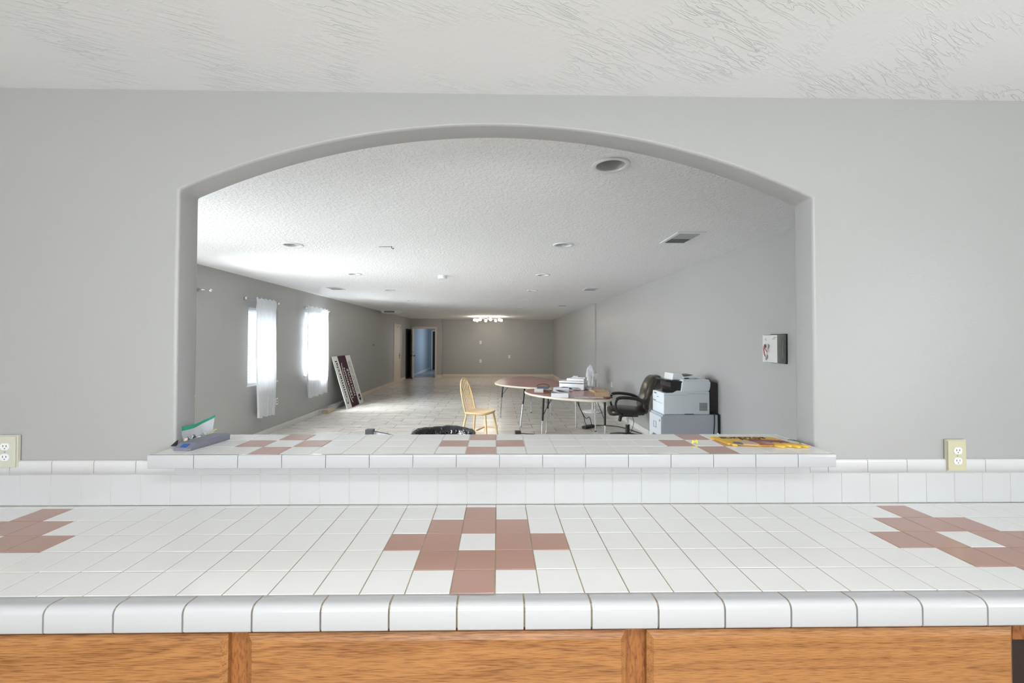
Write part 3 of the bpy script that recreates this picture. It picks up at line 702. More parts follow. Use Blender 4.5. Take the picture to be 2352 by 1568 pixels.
# ------------------------------------------------------------------ curtains, rods, blinds
def rod(y0, y1, z, label, x=XL + .085):
    t = thing('curtain_rod', (x, (y0 + y1) / 2, z), label, 'curtain rod', group='thin metal curtain rods')
    h = (y1 - y0) / 2
    bm = new_bm(); tube(bm, [(0, -h, 0), (0, h, 0)], .008, 8); fin('rod', bm, STEEL, t, True)
    for s in (-1, 1):
        bm = new_bm(); bmesh.ops.create_uvsphere(bm, u_segments=12, v_segments=8, radius=.022, matrix=Matrix.Translation((0, s * (h + .015), 0))); fin('finial', bm, CHROME, t, True)
        bm = new_bm(); tube(bm, [(0, s * (h - .09), -.004), (-.082, s * (h - .09), -.004)], .006, 6); bx(bm, -.0845, -.079, s * (h - .09) - .012, s * (h - .09) + .012, -.03, .025); fin('bracket', bm, STEEL, t)
rod(4.35, 5.50, 2.155, 'bare curtain rod end by the left edge of the arch')
rod(6.30, 7.20, 2.135, 'metal curtain rod carrying the long narrow sheer curtain')
rod(8.26, 9.36, 2.155, 'metal curtain rod carrying the short bright sheer curtain')
def curtain(yt0, yt1, yb0, yb1, zt, zb0, zb1, folds, label, waist=0.0, ph=0.0):
    bm = new_bm(); NU, NV = 90, 40; V = []
    for j in range(NV + 1):
        t = j / NV; row = []
        for i in range(NU + 1):
            u = i / NU
            y = (yt0 + (yt1 - yt0) * u) * (1 - t) + (yb0 + (yb1 - yb0) * u) * t
            y += waist * math.sin(PI * t) * (u - .5)
            zb = zb0 + (zb1 - zb0) * u + .012 * math.sin(u * 23 + ph)
            z = zt + (zb - zt) * t + (.012 * math.sin(u * 31 + ph) if t < .03 else 0)
            amp = .006 + .020 * min(1, t * 3)
            x = amp * math.sin(2 * PI * folds * u + ph + 1.2 * math.sin(3 * t + u * 5)) + .006 * math.sin(2 * PI * folds * 2.7 * u + 5 * t)
            if .015 < t < .06: x += .009
            row.append(bm.verts.new((x, y, z)))
        V.append(row)
    for j in range(NV):
        for i in range(NU): bm.faces.new((V[j][i], V[j][i + 1], V[j + 1][i + 1], V[j + 1][i]))
    cy = (yt0 + yt1) / 2; x0 = XL + .098
    bm.transform(Matrix.Translation((0, -cy, -zt)))
    o = fin('sheer_curtain', bm, SHEER, None, True, 3.0); o.location = (x0, cy, zt)
    tag(o, label, 'curtain', 'sheer white curtains')
curtain(6.53, 7.12, 6.60, 7.07, 2.165, .35, .33, 6, 'long narrow sheer white curtain hanging over right part of the nearer window', .08)
curtain(8.28, 9.27, 8.32, 9.22, 2.185, .42, .44, 9, 'short bright sheer white curtain covering the whole farther window', .03, 1.0)
def blind(y0, y1, z0, z1, label, tilt=48, gap0=0.006, gap1=0.006):
    t = thing('window_blind', (XL - .035, (y0 + y1) / 2, z0), label, 'blind', group='white slatted window blinds')
    h = (y1 - y0) / 2; a = -h + gap0; b = h - gap1; H = z1 - z0
    bm = new_bm(); bx(bm, -.02, .02, a, b, H - .045, H - .006, bev=.003); fin('headrail', bm, BLIND, t)
    bm = new_bm(); n = int((H - .08) / .041)
    for k in range(n):
        z = .035 + (H - .095) * k / (n - 1)
        bx(bm, -.024, .024, a, b, -.0012, .0012, Matrix.Translation((0, 0, z)) @ Matrix.Rotation(math.radians(tilt), 4, 'Y'))
    fin('slats', bm, BLIND, t)
    bm = new_bm(); bx(bm, -.018, .018, a, b, .006, .022, bev=.003); fin('bottom_rail', bm, WHITE, t)
    for y in (a + .12, b - .12):
        bm = new_bm(); tube(bm, [(.027, y, .01), (.027, y, H - .03)], .0015, 5); fin('ladder_cord', bm, WHITE, t)
blind(*WINS[2], 'white slatted blind glowing beside the long narrow curtain', 36)
blind(*WINS[3], 'white slatted blind behind the short bright curtain', 18, .006, .36)

# ------------------------------------------------------------------ wooden spindle chair
ch = thing('spindle_chair', (-.275, 6.72, 0), 'varnished light wood bow-back spindle chair standing alone beside the tables', 'chair', math.radians(68.5))
bm = new_bm()   # local: faces -y
outl = spline([(-.19, .17), (0, .195), (.19, .17), (.215, 0), (.19, -.17), (0, -.205), (-.19, -.17), (-.215, 0)], 6)
for (s, z) in ((.90, .412), (1.0, .424), (1.0, .440), (.975, .447)): pass
rings = []
for (s, z) in ((.90, .410), (1.0, .424), (1.0, .440), (.965, .448), (.80, .444), (.4, .438)):
    rings.append([bm.verts.new((p[0] * s, p[1] * s, z)) for p in outl])
for a, b in zip(rings, rings[1:]):
    for k in range(len(a)): bm.faces.new((a[k], a[(k + 1) % len(a)], b[(k + 1) % len(b)], b[k]))
bm.faces.new(rings[-1]); bm.faces.new(rings[0][::-1]); fin('seat', bm, BIRCH, ch, True)
def leg_pts(x, y): return [(x * .72, y * .72, .418), (x * .80, y * .80, .30), (x * .90, y * .90, .15), (x, y, 0)]
for sx, sy in ((-1, -1), (1, -1), (-1, 1), (1, 1)):
    bm = new_bm(); tube(bm, leg_pts(sx * .225, sy * .215), [.013, .017, .016, .012], 10); fin('leg', bm, BIRCH, ch, True)
bm = new_bm()
for s in (-1, 1): tube(bm, [(s * .2, -.19, .165), (s * .205, 0, .165), (s * .2, .19, .165)], [.008, .012, .008], 8)
tube(bm, [(-.2, 0, .165), (0, 0, .165), (.2, 0, .165)], [.008, .012, .008], 8); fin('stretcher', bm, BIRCH, ch, True)
def bow(a):   # a 0..1 ; local plane leaning back
    ang = PI * a; w = .185 + .02 * math.sin(ang); x = -w * math.cos(ang); h = .50 * (math.sin(ang) ** .62)
    return (x, .165 + h * .24, .44 + h)
bm = new_bm(); tube(bm, [bow(k / 32) for k in range(33)], .0125, 10); fin('back_bow', bm, BIRCH, ch, True)
for k in range(6):
    x = -.125 + .05 * k; xt = x * 1.12
    ang = math.acos(max(-1, min(1, -xt / .2))); h = .50 * (math.sin(ang) ** .62) - .004
    bm = new_bm(); tube(bm, [(x * .8, .16, .442), (xt, .165 + h * .24, .44 + h)], [.0065, .005], 8); fin('spindle', bm, BIRCH, ch, True)

# ------------------------------------------------------------------ the two activity tables
CREAM = mat('cream_edge_band', (.66, .61, .50), .4)
def table(c, pts, legs, label, zt=.70):
    t = thing('activity_table', (c[0], c[1], 0), label, 'table', group='rose-topped activity tables')
    P_ = [(p[0] - c[0], p[1] - c[1]) for p in spline([(a, b, 0) for a, b in pts], 8)]
    cen = Vector((0, 0)); bm = new_bm(); ins = .012
    def ring(off, z):
        n = len(P_); out = []
        for i in range(n):
            a = Vector(P_[i - 1]); b = Vector(P_[(i + 1) % n]); d = (b - a).normalized(); nrm = Vector((d.y, -d.x))
            q = Vector(P_[i]) - nrm * off * SGN; out.append((q.x, q.y, z))
        return out
    area = sum(P_[i][0] * P_[(i + 1) % len(P_)][1] - P_[(i + 1) % len(P_)][0] * P_[i][1] for i in range(len(P_)))
    SGN = 1 if area > 0 else -1
    R = [[bm.verts.new(q) for q in ring(o_, z)] for o_, z in ((.006, zt - .032), (0, zt - .026), (0, zt - .006), (.006, zt), (ins, zt))]
    n = len(P_)
    for a, b in zip(R, R[1:]):
        for k in range(n): bm.faces.new((a[k], a[(k + 1) % n], b[(k + 1) % n], b[k]))
    bm.faces.new(R[0][::-1]); f = bm.faces.new(R[-1]); f.material_index = 1
    fin('tabletop', bm, [CREAM, ROSE], t)
    for (tx, ty, fx, fy, zs, perf) in legs:
        T = Vector((tx - c[0], ty - c[1], zt - .034)); F = Vector((fx - c[0], fy - c[1], .012))
        S = T.lerp(F, (zt - zs) / zt)
        bm = new_bm(); tube(bm, [T, S], .0165, 12)
        d = (Vector((-T.x, -T.y, 0)).normalized()) * .16
        tube(bm, [T + d, T.lerp(S, .75) + d * .1], .005, 6); bx(bm, T.x - .05, T.x + .05, T.y - .05, T.y + .05, zt - .037, zt - .0325)
        l = fin('leg', bm, BLACK_METAL, t, True, .6)
        bm = new_bm(); tube(bm, [S, F], .0125, 12); ins_ = fin('leg_insert', bm, CHROME, l, True, .6)
        bm = new_bm(); lathe(bm, [(0, 0), (.018, 0), (.018, .012), (.0, .016)], c=(F.x, F.y, 0), seg=12); fin('foot_glide', bm, STEEL if not perf else BLACK, l, True, .6)
        if perf:
            bm = new_bm(); ax = (F - S).normalized()
            for k in range(9):
                q = S + ax * (.02 + .032 * k); tube(bm, [q + Vector((-.003, -.0135, 0)), q + Vector((-.003, -.011, 0))], .006, 8)
            fin('adjustment_holes', bm, WHITE, l)
    return t
table((.6, 8.7), [(-.065, 8.65), (.04, 8.27), (.214, 8.02), (.484, 7.80), (.80, 7.68), (1.06, 7.80), (1.22, 8.15), (1.27, 8.75), (1.22, 9.35), (1.077, 9.75), (.80, 10.06), (.55, 10.06), (.28, 9.86), (.06, 9.35)],
      [(.10, 8.75, .055, 8.70, .41, 0), (.49, 7.93, .405, 7.70, .40, 0), (.71, 9.30, .712, 9.24, .52, 1), (1.05, 8.9, 1.10, 8.95, .42, 0)],
      'activity table with rose top and cream edge, the farther of the two overlapping tables')
table((1.15, 6.9), [(.440, 7.13), (.50, 6.82), (.64, 6.57), (.80, 6.38), (.98, 6.235), (1.28, 6.09), (1.53, 6.085), (1.63, 6.19), (1.70, 6.55), (1.80, 7.2), (1.86, 7.65), (1.80, 7.86), (1.58, 7.88), (1.36, 7.70), (1.1, 7.58), (.72, 7.56), (.52, 7.42)],
      [(.70, 6.62, .67, 6.62, .32, 0), (.845, 7.22, .805, 7.18, .42, 0), (1.36, 7.58, 1.385, 7.63, .56, 0), (1.64, 7.32, 1.655, 7.32, .58, 1), (1.565, 6.32, 1.575, 6.34, .30, 0)],
      'activity table with rose top nearest the ledge, cluttered with printer and boxes')

ZT = .7008
# inkjet on the near table
pr = thing('inkjet_printer', (1.30, 7.43, ZT), 'white inkjet printer-copier sitting on the nearer rose table', 'printer', math.radians(-25))
bm = new_bm(); bx(bm, -.215, .215, -.14, .14, .006, .115, bev=.014); bx(bm, -.19, .19, -.12, .12, 0, .01); fin('body', bm, WHITE, pr, True, .5)
bm = new_bm(); bx(bm, -.218, .218, -.145, .145, .118, .148, bev=.008); fin('scanner_lid', bm, WHITE, pr, True, .5)
bm = new_bm(); bx(bm, -.10, .20, -.08, .14, .150, .190, bev=.006); fin('document_feeder', bm, WHITE, pr, True, .5)
bm = new_bm(); A = [(-.04, .02), (.20, .02), (.20, .14), (.0, .14)]; prism(bm, A, .1915, .205); bx(bm, -.03, .06, .06, .13, .205, .222, bev=.004); fin('feeder_tray', bm, mat('pale_grey_plastic2', (.62, .63, .62), .4), pr)
bm = new_bm(); bx(bm, -.17, .14, -.143, -.1395, .035, .042); bx(bm, -.20, .20, -.1435, -.1395, .108, .114); bx(bm, .14, .16, -.143, -.1395, .018, .026); fin('front_slot', bm, INK, pr)
bm = new_bm(); bx(bm, .216, .32, -.04, .13, .022, .045, bev=.004); bx(bm, .216, .222, -.05, .13, .05, .058); fin('side_tray', bm, mat('mid_grey_plastic', (.42, .43, .45), .4), pr)
# open white box with papers
wb = thing('white_box', (.93, 6.44, ZT), 'open white carton with white papers sticking out, at front edge of table', 'box', math.radians(-12))
bm = new_bm(); t_ = .003
for q in ((-.125, .125, -.13, -.13 + t_), (-.125, .125, .13 - t_, .13), (-.125, -.125 + t_, -.127, .127), (.125 - t_, .125, -.127, .127)): bx(bm, *q, 0, .062)
bx(bm, -.122, .122, -.127, .127, 0, t_); fin('carton', bm, PAPER, wb)
bm = new_bm(); bx(bm, -.12, .12, -.002, .002, -.05, .05, Matrix.Translation((0, .17, .085)) @ Matrix.Rotation(math.radians(-60), 4, 'X')); fin('flap', bm, PAPER, wb)
def sheet(name, loc, w, d, rot, label, m=PAPER, h=.0015, cat='paper'):
    o = bpy.data.objects
    bm = new_bm(); bx(bm, -w / 2, w / 2, -d / 2, d / 2, 0, h); s = fin(name, bm, m); s.location = loc; s.rotation_euler = rot; return tag(s, label, cat)
for k, (dx, dy, rz, tl) in enumerate([(.0, .0, .3, .10), (-.04, -.03, -.2, -.08)]):
    sheet('paper_sheet', (.96 + dx, 6.47 + dy, ZT + .074 + .030 * k), .19, .22, (tl, .14 - .2 * k, rz), 'crumpled white paper on top of the open white carton, ' + ('lower sheet' if k == 0 else 'upper sheet'))
pk = thing('paper_heap', (1.12, 7.15, ZT), 'small heap of white and dark-blue packaging in front of the white printer', 'packaging', .4)
bm = new_bm(); bx(bm, -.11, .10, -.07, .07, 0, .03, Matrix.Rotation(.12, 4, 'Y') @ Matrix.Translation((0, 0, .012)), bev=.006); fin('packet', bm, PAPER, pk)
bm = new_bm(); tube(bm, [(-.14, .0, .02), (-.10, .03, .05), (-.03, .02, .062), (.03, -.03, .055), (.09, -.05, .035), (.13, -.02, .01)], [.004, .014, .010, .014, .009, .004], 8); fin('dark_wrap', bm, mat('dark_blue_plastic', (.03, .045, .08), .3), pk, True)
# paper roll, cable coil, grey adapter with loop
rl = thing('paper_roll', (.65, 6.86, ZT + .036), 'pale paper roll with dark core at the left tip of nearer table', 'paper roll', math.radians(-8))
bm = new_bm(); My = Matrix.Rotation(PI / 2, 4, 'Y')
lathe(bm, [(.012, -.07), (.036, -.07), (.036, .07), (.012, .07), (.012, -.07)], seg=24, M=My); fin('roll', bm, mat('pale_roll_paper', (.66, .60, .56), .7), rl, True, .6)
bm = new_bm(); lathe(bm, [(0, -.066), (.0115, -.066), (.0115, .066), (0, .066)], seg=12, M=My); fin('core', bm, DARK, rl)
bm = new_bm()
for k in range(5):
    r_ = .055 + .006 * k; tube(bm, [(r_ * math.cos(2 * PI * i / 28), .8 * r_ * math.sin(2 * PI * i / 28), .008 + .010 * k + .004 * math.sin(i + k)) for i in range(28)], .005, 6, closed=True, mi=k % 2)
cc = fin('cable_coil', bm, [mat('cream_cable', (.62, .52, .36), .5), BLACK]); cc.location = (.79, 6.95, ZT); tag(cc, 'coil of cream and black cable between paper roll and white carton', 'cable')
ad = thing('power_adapter', (.77, 7.45, ZT), 'blue-grey adapter block with a thin black cable loop standing above it', 'adapter', .05)
bm = new_bm(); bx(bm, -.10, .10, -.04, .04, 0, .042, bev=.006); fin('block', bm, mat('blue_grey_plastic', (.13, .16, .22), .4), ad)
bm = new_bm(); tube(bm, [(.11 * math.cos(a) + .01, .0, .045 + .042 * math.sin(a)) for a in [2 * PI * k / 28 for k in range(28)]], .0045, 6, closed=True); fin('cable_loop', bm, BLACK, ad, True)
# cardboard things at the right end of the table
sheet('cardboard_piece', (1.65, 7.06, ZT), .24, .30, (0, 0, .1), 'flat tan cardboard piece near right end of nearer table', CARD, .03, 'cardboard')
cb = thing('cardboard_box', (1.57, 6.52, ZT), 'small opened tan cardboard box at right front of nearer table', 'box', -.15)
bm = new_bm()
for q in ((-.10, .10, -.07, -.067), (-.10, .10, .067, .07), (-.10, -.097, -.067, .067), (.097, .10, -.067, .067)): bx(bm, *q, 0, .06)
bx(bm, -.097, .097, -.067, .067, 0, .003); fin('carton', bm, CARD, cb)
bm = new_bm(); bx(bm, -.098, .098, -.0015, .0015, 0, .07, Matrix.Translation((0, .07, .06)) @ Matrix.Rotation(math.radians(-75), 4, 'X')); bx(bm, -.0015, .0015, -.065, .065, 0, .08, Matrix.Translation((.10, 0, .06)) @ Matrix.Rotation(math.radians(125), 4, 'Y')); fin('flap', bm, CARD, cb)
sheet('leaflet', (1.23, 6.34, ZT), .21, .16, (0, 0, -.25), 'pale leaflet lying flat beside the white carton on table', mat('pale_leaflet', (.62, .60, .56), .5), .002, 'leaflet')
sheet('leaflet', (1.46, 6.33, ZT), .21, .15, (0, 0, .2), 'pale leaflet lying flat in front of the small cardboard box', mat('pale_leaflet', (.62, .60, .56), .5), .002, 'leaflet')
sheet('phone', (1.60, 6.26, ZT), .12, .06, (0, 0, .5), 'small dark maroon object at the right front corner of table', mat('dark_maroon_plastic', (.08, .03, .035), .3), .015, 'phone')
b = thing('white_bottle', (1.80, 7.76, ZT), 'small upright white bottle at the far right edge of nearer table', 'bottle')
bm = new_bm(); lathe(bm, [(0, 0), (.016, 0), (.016, .045), (.009, .052), (0, .052)], seg=14); fin('bottle_body', bm, WHITE, b, True, .6)
bm = new_bm(); lathe(bm, [(0, .0525), (.010, .0525), (.010, .066), (0, .066)], seg=12); fin('cap', bm, WHITE, b, True, .6)

# power strip and cords on the floor
ps = thing('power_strip', (1.60, 7.62, 0.001), 'black power strip on floor under the nearer table', 'power strip', .7)
bm = new_bm(); bx(bm, -.13, .13, -.045, .045, 0, .045, bev=.008); fin('housing', bm, BLACK, ps)
bm = new_bm()
for k in range(4): bx(bm, -.10 + k * .06, -.07 + k * .06, -.015, .015, .0455, .047)
fin('sockets', bm, INK, ps)
def cord(name, pts, r, label, m=BLACK, n=10):
    bm = new_bm(); tube(bm, spline(pts, n, False), r, 6); o = fin(name, bm, m, None, True); return tag(o, label, 'cord')
cord('extension_lead', [(1.30, 7.35, .665), (1.33, 7.40, .55), (1.44, 7.5, .33), (1.50, 7.52, .2), (1.52, 7.55, .12), (1.56, 7.60, .05)], .006, 'black cord dropping from under the table to the power strip, left one')
cord('extension_lead', [(1.34, 7.45, .665), (1.38, 7.46, .56), (1.42, 7.5, .38), (1.53, 7.54, .19), (1.60, 7.55, .2), (1.66, 7.64, .05)], .006, 'black cord dropping to the power strip, looping over it on the right')
cord('extension_lead', [(1.70, 7.74, .02), (1.80, 7.82, .008), (1.95, 7.80, .008), (2.15, 7.70, .008), (2.28, 7.40, .008), (2.37, 7.1, .008)], .007, 'black cord running along the floor from the power strip to the right wall')
a2 = thing('plug_adapter', (.33, 7.09, 0.001), 'small black plug adapter on the floor just above the ledge', 'adapter', 0.1)
bm = new_bm(); bx(bm, -.045, .045, -.04, .04, 0, .06, bev=.006); fin('block', bm, mat('charcoal_plastic', (.05, .05, .055), .5), a2)
bm = new_bm(); tube(bm, [(.04, 0, .02), (.08, .0, .012), (.16, -.01, .007), (.26, -.03, .007)], .006, 6); fin('cable', bm, BLACK, a2, True)

# ------------------------------------------------------------------ white pedestal fan
fan = thing('pedestal_fan', (2.05, 9.36, 0.001), 'white pedestal fan seen edge-on by the right wall behind the tables', 'fan')
bm = new_bm(); lathe(bm, [(0, 0), (.21, 0), (.215, .012), (.20, .024), (.06, .04), (.03, .06), (0, .06)], seg=32); fin('base', bm, WHITE, fan, True, .7)
bm = new_bm(); tube(bm, [(0, 0, .05), (0, 0, .70)], .016, 12); fin('pole', bm, WHITE, fan, True, .7)
bm = new_bm(); bx(bm, -.03, .10, -.055, .055, .69, .83, bev=.018); tube(bm, [(.05, 0, .82), (.05, 0, .86)], .01, 8); fin('motor_housing', bm, WHITE, fan, True, .5)
Mf = Matrix.Translation((-.035, 0, .77)) @ Matrix.Rotation(-PI / 2, 4, 'Y')
bm = new_bm()
for k in range(40):
    a = 2 * PI * k / 40; ca, sa = math.cos(a), math.sin(a)
    vs = tube(bm, [Mf @ Vector((r_ * ca, r_ * sa, z)) for r_, z in ((.04, .085), (.12, .078), (.20, .055), (.245, .0), (.20, -.04), (.10, -.05), (.04, -.05))], .0028, 5)
for r_, z in ((.245, 0), (.245, .012), (.20, .055), (.12, .078)):
    tube(bm, [Mf @ Vector((r_ * math.cos(2 * PI * k / 40), r_ * math.sin(2 * PI * k / 40), z)) for k in range(40)], .005, 6, closed=True)
fin('cage', bm, WHITE, fan)
bm = new_bm(); lathe(bm, [(0, .09), (.045, .086), (.045, .08), (0, .08)], seg=20, M=Mf); fin('badge', bm, WHITE, fan)
bm = new_bm()
for k in range(3):
    Mk = Mf @ Matrix.Rotation(2 * PI * k / 3, 4, 'Z') @ Matrix.Rotation(.4, 4, 'X')
    pts = spline([(.02, -.02, 0), (.10, -.06, 0), (.20, -.05, 0), (.22, .02, 0), (.18, .07, 0), (.08, .05, 0), (.02, .02, 0)], 4)
    prism(bm, [(p.x, p.y) for p in pts], -.0015, .0015, M=Mk)
lathe(bm, [(0, .03), (.03, .028), (.032, -.04), (0, -.04)], seg=16, M=Mf); fin('blades', bm, mat('pale_blade', (.6, .62, .65), .3), fan)

# ------------------------------------------------------------------ office chair
oc = thing('office_chair', (1.99, 6.62, 0), 'black leather swivel office chair with padded arms beside the filing cabinet', 'chair', math.radians(-97))
# local: faces -y
def loft(bm, secs, mi=0):
    R = [[bm.verts.new(p) for p in s] for s in secs]; n = len(R[0])
    for a, b in zip(R, R[1:]):
        for k in range(n): bm.faces.new((a[k], a[(k + 1) % n], b[(k + 1) % n], b[k])).material_index = mi
    bm.faces.new(R[0][::-1]); bm.faces.new(R[-1])
def sup(w, h, e, n=28): return [(w * math.copysign(abs(math.cos(a)) ** e, math.cos(a)), h * math.copysign(abs(math.sin(a)) ** e, math.sin(a))) for a in [2 * PI * k / n for k in range(n)]]
bm = new_bm()
secs = []
for (y, w, h, z) in ((-.30, .10, .02, .455), (-.285, .20, .05, .455), (-.24, .25, .062, .462), (-.10, .265, .058, .475), (.08, .26, .055, .468), (.20, .235, .05, .465), (.235, .15, .03, .465)):
    secs.append([(x, y, z + zz) for x, zz in sup(w, h, .62)])
loft(bm, secs); fin('seat', bm, LEATHER, oc, True, 1.2)
bm = new_bm(); secs = []
for (z, y, w, d) in ((.44, .235, .12, .02), (.47, .235, .20, .045), (.55, .22, .235, .065), (.66, .235, .25, .07), (.70, .255, .245, .050), (.78, .285, .245, .07), (.88, .325, .235, .075), (.96, .36, .21, .07), (1.005, .385, .16, .05), (1.015, .395, .08, .02)):
    secs.append([(x, y + yy, z) for x, yy in sup(w, d, .62)])
loft(bm, secs); fin('backrest', bm, mat('brown_black_leather', (.030, .022, .014), .24, bump=(30, .003), spec=.7), oc, True, 1.2)
for s in (-1, 1):
    bm = new_bm()
    pad = [(s * .285, .20, .635), (s * .285, .10, .675), (s * .285, -.05, .695), (s * .285, -.165, .69), (s * .285, -.205, .665)]
    tube(bm, spline(pad, 5, False), .030, 12, flat=.8); a = fin('armrest', bm, BLACK, oc, True)
    bm = new_bm(); tube(bm, spline([(s * .285, -.195, .675), (s * .285, -.22, .60), (s * .28, -.20, .50), (s * .26, -.12, .43), (s * .20, -.10, .41)], 6, False), .016, 10); fin('arm_support', bm, BLACK, a, True); bm = new_bm()
    tube(bm, spline([(s * .285, .20, .635), (s * .28, .24, .55), (s * .25, .22, .47)], 5, False), .016, 10); fin('arm_support', bm, BLACK, a, True)
bm = new_bm(); bx(bm, -.10, .10, -.12, .14, .385, .415, bev=.006); tube(bm, [(0, -.10, .40), (0, -.12, .30)], [.03, .024], 12); fin('tilt_mechanism', bm, BLACK, oc, True, .6)
bm = new_bm(); tube(bm, [(0, 0, .39), (0, 0, .20)], .014, 12); fin('gas_lift', bm, CHROME, oc, True, .6)
bm = new_bm(); tube(bm, [(0, 0, .25), (0, 0, .09)], .032, 16); fin('column_cover', bm, BLACK, oc, True, .6)
bm = new_bm(); tube(bm, spline([(.04, .06, .385), (.06, .08, .30), (.065, .05, .18), (.035, .02, .11)], 6, False), .004, 6); fin('cable', bm, BLACK, oc, True)
for k in range(5):
    a = 2 * PI * k / 5 + .35; ca, sa = math.cos(a), math.sin(a)
    bm = new_bm(); tube(bm, [(ca * .02, sa * .02, .10), (ca * .16, sa * .16, .088), (ca * .29, sa * .29, .068)], [.028, .022, .016], 10); g = fin('leg', bm, BLACK, oc, True, .8)
    bm = new_bm(); Mc = Matrix.Translation((ca * .29, sa * .29, .026)) @ Matrix.Rotation(a, 4, 'Z') @ Matrix.Rotation(PI / 2, 4, 'X')
    lathe(bm, [(0, -.018), (.026, -.018), (.026, .018), (0, .018)], seg=16, M=Mc); fin('caster', bm, BLACK, g, True, .6)

# ------------------------------------------------------------------ filing cabinet with the big printer
fc = thing('filing_cabinet', (2.10, 4.89, 0.001), 'light grey steel filing cabinet against the right wall carrying the big printer', 'filing cabinet')
bm = new_bm(); bx(bm, -.30, .31, -.18, .18, 0, .719, bev=.003); fin('body', bm, CABSTEEL, fc)
for i, (z0, z1) in enumerate(((.37, .70), (.03, .355))):
    bm = new_bm(); bx(bm, -.318, -.301, -.178, .178, z0, z1, bev=.003); d = fin('drawer', bm, CABSTEEL_F, fc)
    bm = new_bm(); zc = z0 + .19
    for q in ((-.04, -.035, 0, .07), (.035, .04, 0, .07), (-.035, .035, 0, .005), (-.035, .035, .065, .07)): bx(bm, -.3215, -.3185, q[0], q[1], zc + q[2] - .005, zc + q[3] - .005)
    fin('label_holder', bm, STEEL, d)
    bm = new_bm(); tube(bm, [(-.319, -.05, z0 + .10), (-.334, -.045, z0 + .10), (-.334, .045, z0 + .10), (-.319, .05, z0 + .10)], .006, 6); bx(bm, -.3205, -.3185, -.06, .06, z0 + .085, z0 + .115); fin('pull_handle', bm, CHROME, d, True, .6)
bm = new_bm(); tube(bm, [(-.302, -.15, .655), (-.323, -.15, .655)], .012, 12); fin('lock', bm, CHROME, fc, True, .6)
bb = thing('black_board', (2.4265, 4.87, 0.001), 'thin black board edge squeezed between filing cabinet and right wall', 'board')
bm = new_bm(); bx(bm, -.008, .011, -.155, .17, 0, .722); fin('panel', bm, BLACK, bb)

mf = thing('laser_printer', (2.09, 4.895, .7205), 'big light-grey laser printer-copier standing on the filing cabinet', 'printer')
bm = new_bm()   # lower body, front looks to -x ; curved front
prof = [(-.265, 0), (.232, 0), (.240, .01), (.240, .245), (.225, .262), (-.12, .262), (-.165, .238), (-.268, .236), (-.272, .225), (-.272, .01)]
def xz_prism(bm, prof, y0, y1, mi=0, bev=0):
    A = [bm.verts.new((p[0], y0, p[1])) for p in prof]; B = [bm.verts.new((p[0], y1, p[1])) for p in prof]; n = len(prof)
    fs = [bm.faces.new(A), bm.faces.new(B[::-1])] + [bm.faces.new((A[i], B[i], B[(i + 1) % n], A[(i + 1) % n])) for i in range(n)]
    for f in fs: f.material_index = mi
    if bev:
        bmesh.ops.recalc_face_normals(bm, faces=fs)
        es = [e for f in fs[:2] for e in f.edges]; r = bmesh.ops.bevel(bm, geom=es, offset=bev, segments=3, profile=.5, affect='EDGES')
        for f in r['faces']: f.material_index = mi
xz_prism(bm, prof, -.17, .17, bev=.012); fin('body', bm, PWHITE, mf, True, .5)
bm = new_bm(); xz_prism(bm, [(-.085, .245), (.235, .262), (.245, .30), (.250, .352), (.235, .372), (-.055, .372), (-.062, .36), (-.075, .262)], -.172, .172, bev=.006); fin('scanner_unit', bm, PWHITE, mf, True, .5)
bm = new_bm(); xz_prism(bm, [(-.235, .2375), (-.07, .252), (-.066, .355), (-.175, .372), (-.185, .35), (-.185, .30), (-.16, .25)], -.15, .16); fin('output_recess', bm, BLACK, mf)
bm = new_bm(); bx(bm, -.13, .055, -.16, .165, -.008, .008, Matrix.Translation((-.115, 0, .362)) @ Matrix.Rotation(math.radians(6), 4, 'Y'), bev=.003); o = fin('control_panel', bm, BLACK, mf)
bm = new_bm(); bx(bm, -.10, .01, -.03, .05, .0083, .0088, Matrix.Translation((-.115, 0, .362)) @ Matrix.Rotation(math.radians(6), 4, 'Y')); fin('screen', bm, mat('dim_screen', (.10, .10, .11), .15), o)
bm = new_bm(); xz_prism(bm, [(-.14, .374), (.01, .374), (-.03, .44), (-.10, .452), (-.128, .445)], -.08, .165, bev=.006); fin('feeder_cover', bm, WHITE, mf, True, .5)
bm = new_bm(); xz_prism(bm, [(-.02, .400), (.17, .404), (.175, .410), (.08, .416), (-.02, .412)], -.10, .15); xz_prism(bm, [(.04, .374), (.13, .374), (.115, .402), (.07, .402)], -.06, .10); fin('feeder_tray', bm, WHITE, mf)
bm = new_bm(); xz_prism(bm, [(-.015, .4135), (.10, .428), (.10, .431), (-.015, .418)], -.07, .13); fin('paper_guide', bm, BLACK, mf)
bm = new_bm(); bx(bm, -.052, .236, -.168, .168, .3725, .385, bev=.003); fin('lid', bm, PWHITE, mf)
bm = new_bm()
for i in range(8):
    for j in range(8): bx(bm, .125 + .011 * i, .133 + .011 * i, -.1715, -.1695, .045 + .011 * j, .053 + .011 * j)
fin('vent_grille', bm, mat('vent_dark', (.12, .12, .13), .5), mf)
bm = new_bm(); bx(bm, -.2728, -.2718, -.13, .155, .118, .121); bx(bm, -.2728, -.2718, -.02, .03, .175, .182); bx(bm, -.2728, -.2718, .04, .12, .207, .222); bx(bm, -.2728, -.2718, .06, .15, .125, .135)
bx(bm, -.27, .0, -.1715, -.170, .214, .2155); bx(bm, .0, .235, -.1715, -.170, .2285, .23); bx(bm, -.04, .06, -.1715, -.169, 0.001, .012); fin('seams', bm, mat('seam_grey', (.16, .17, .19), .5), mf)
cs = thing('dark_case', (2.385, 4.89, .7205), 'dark grey-brown case standing upright between the big printer and wall', 'case')
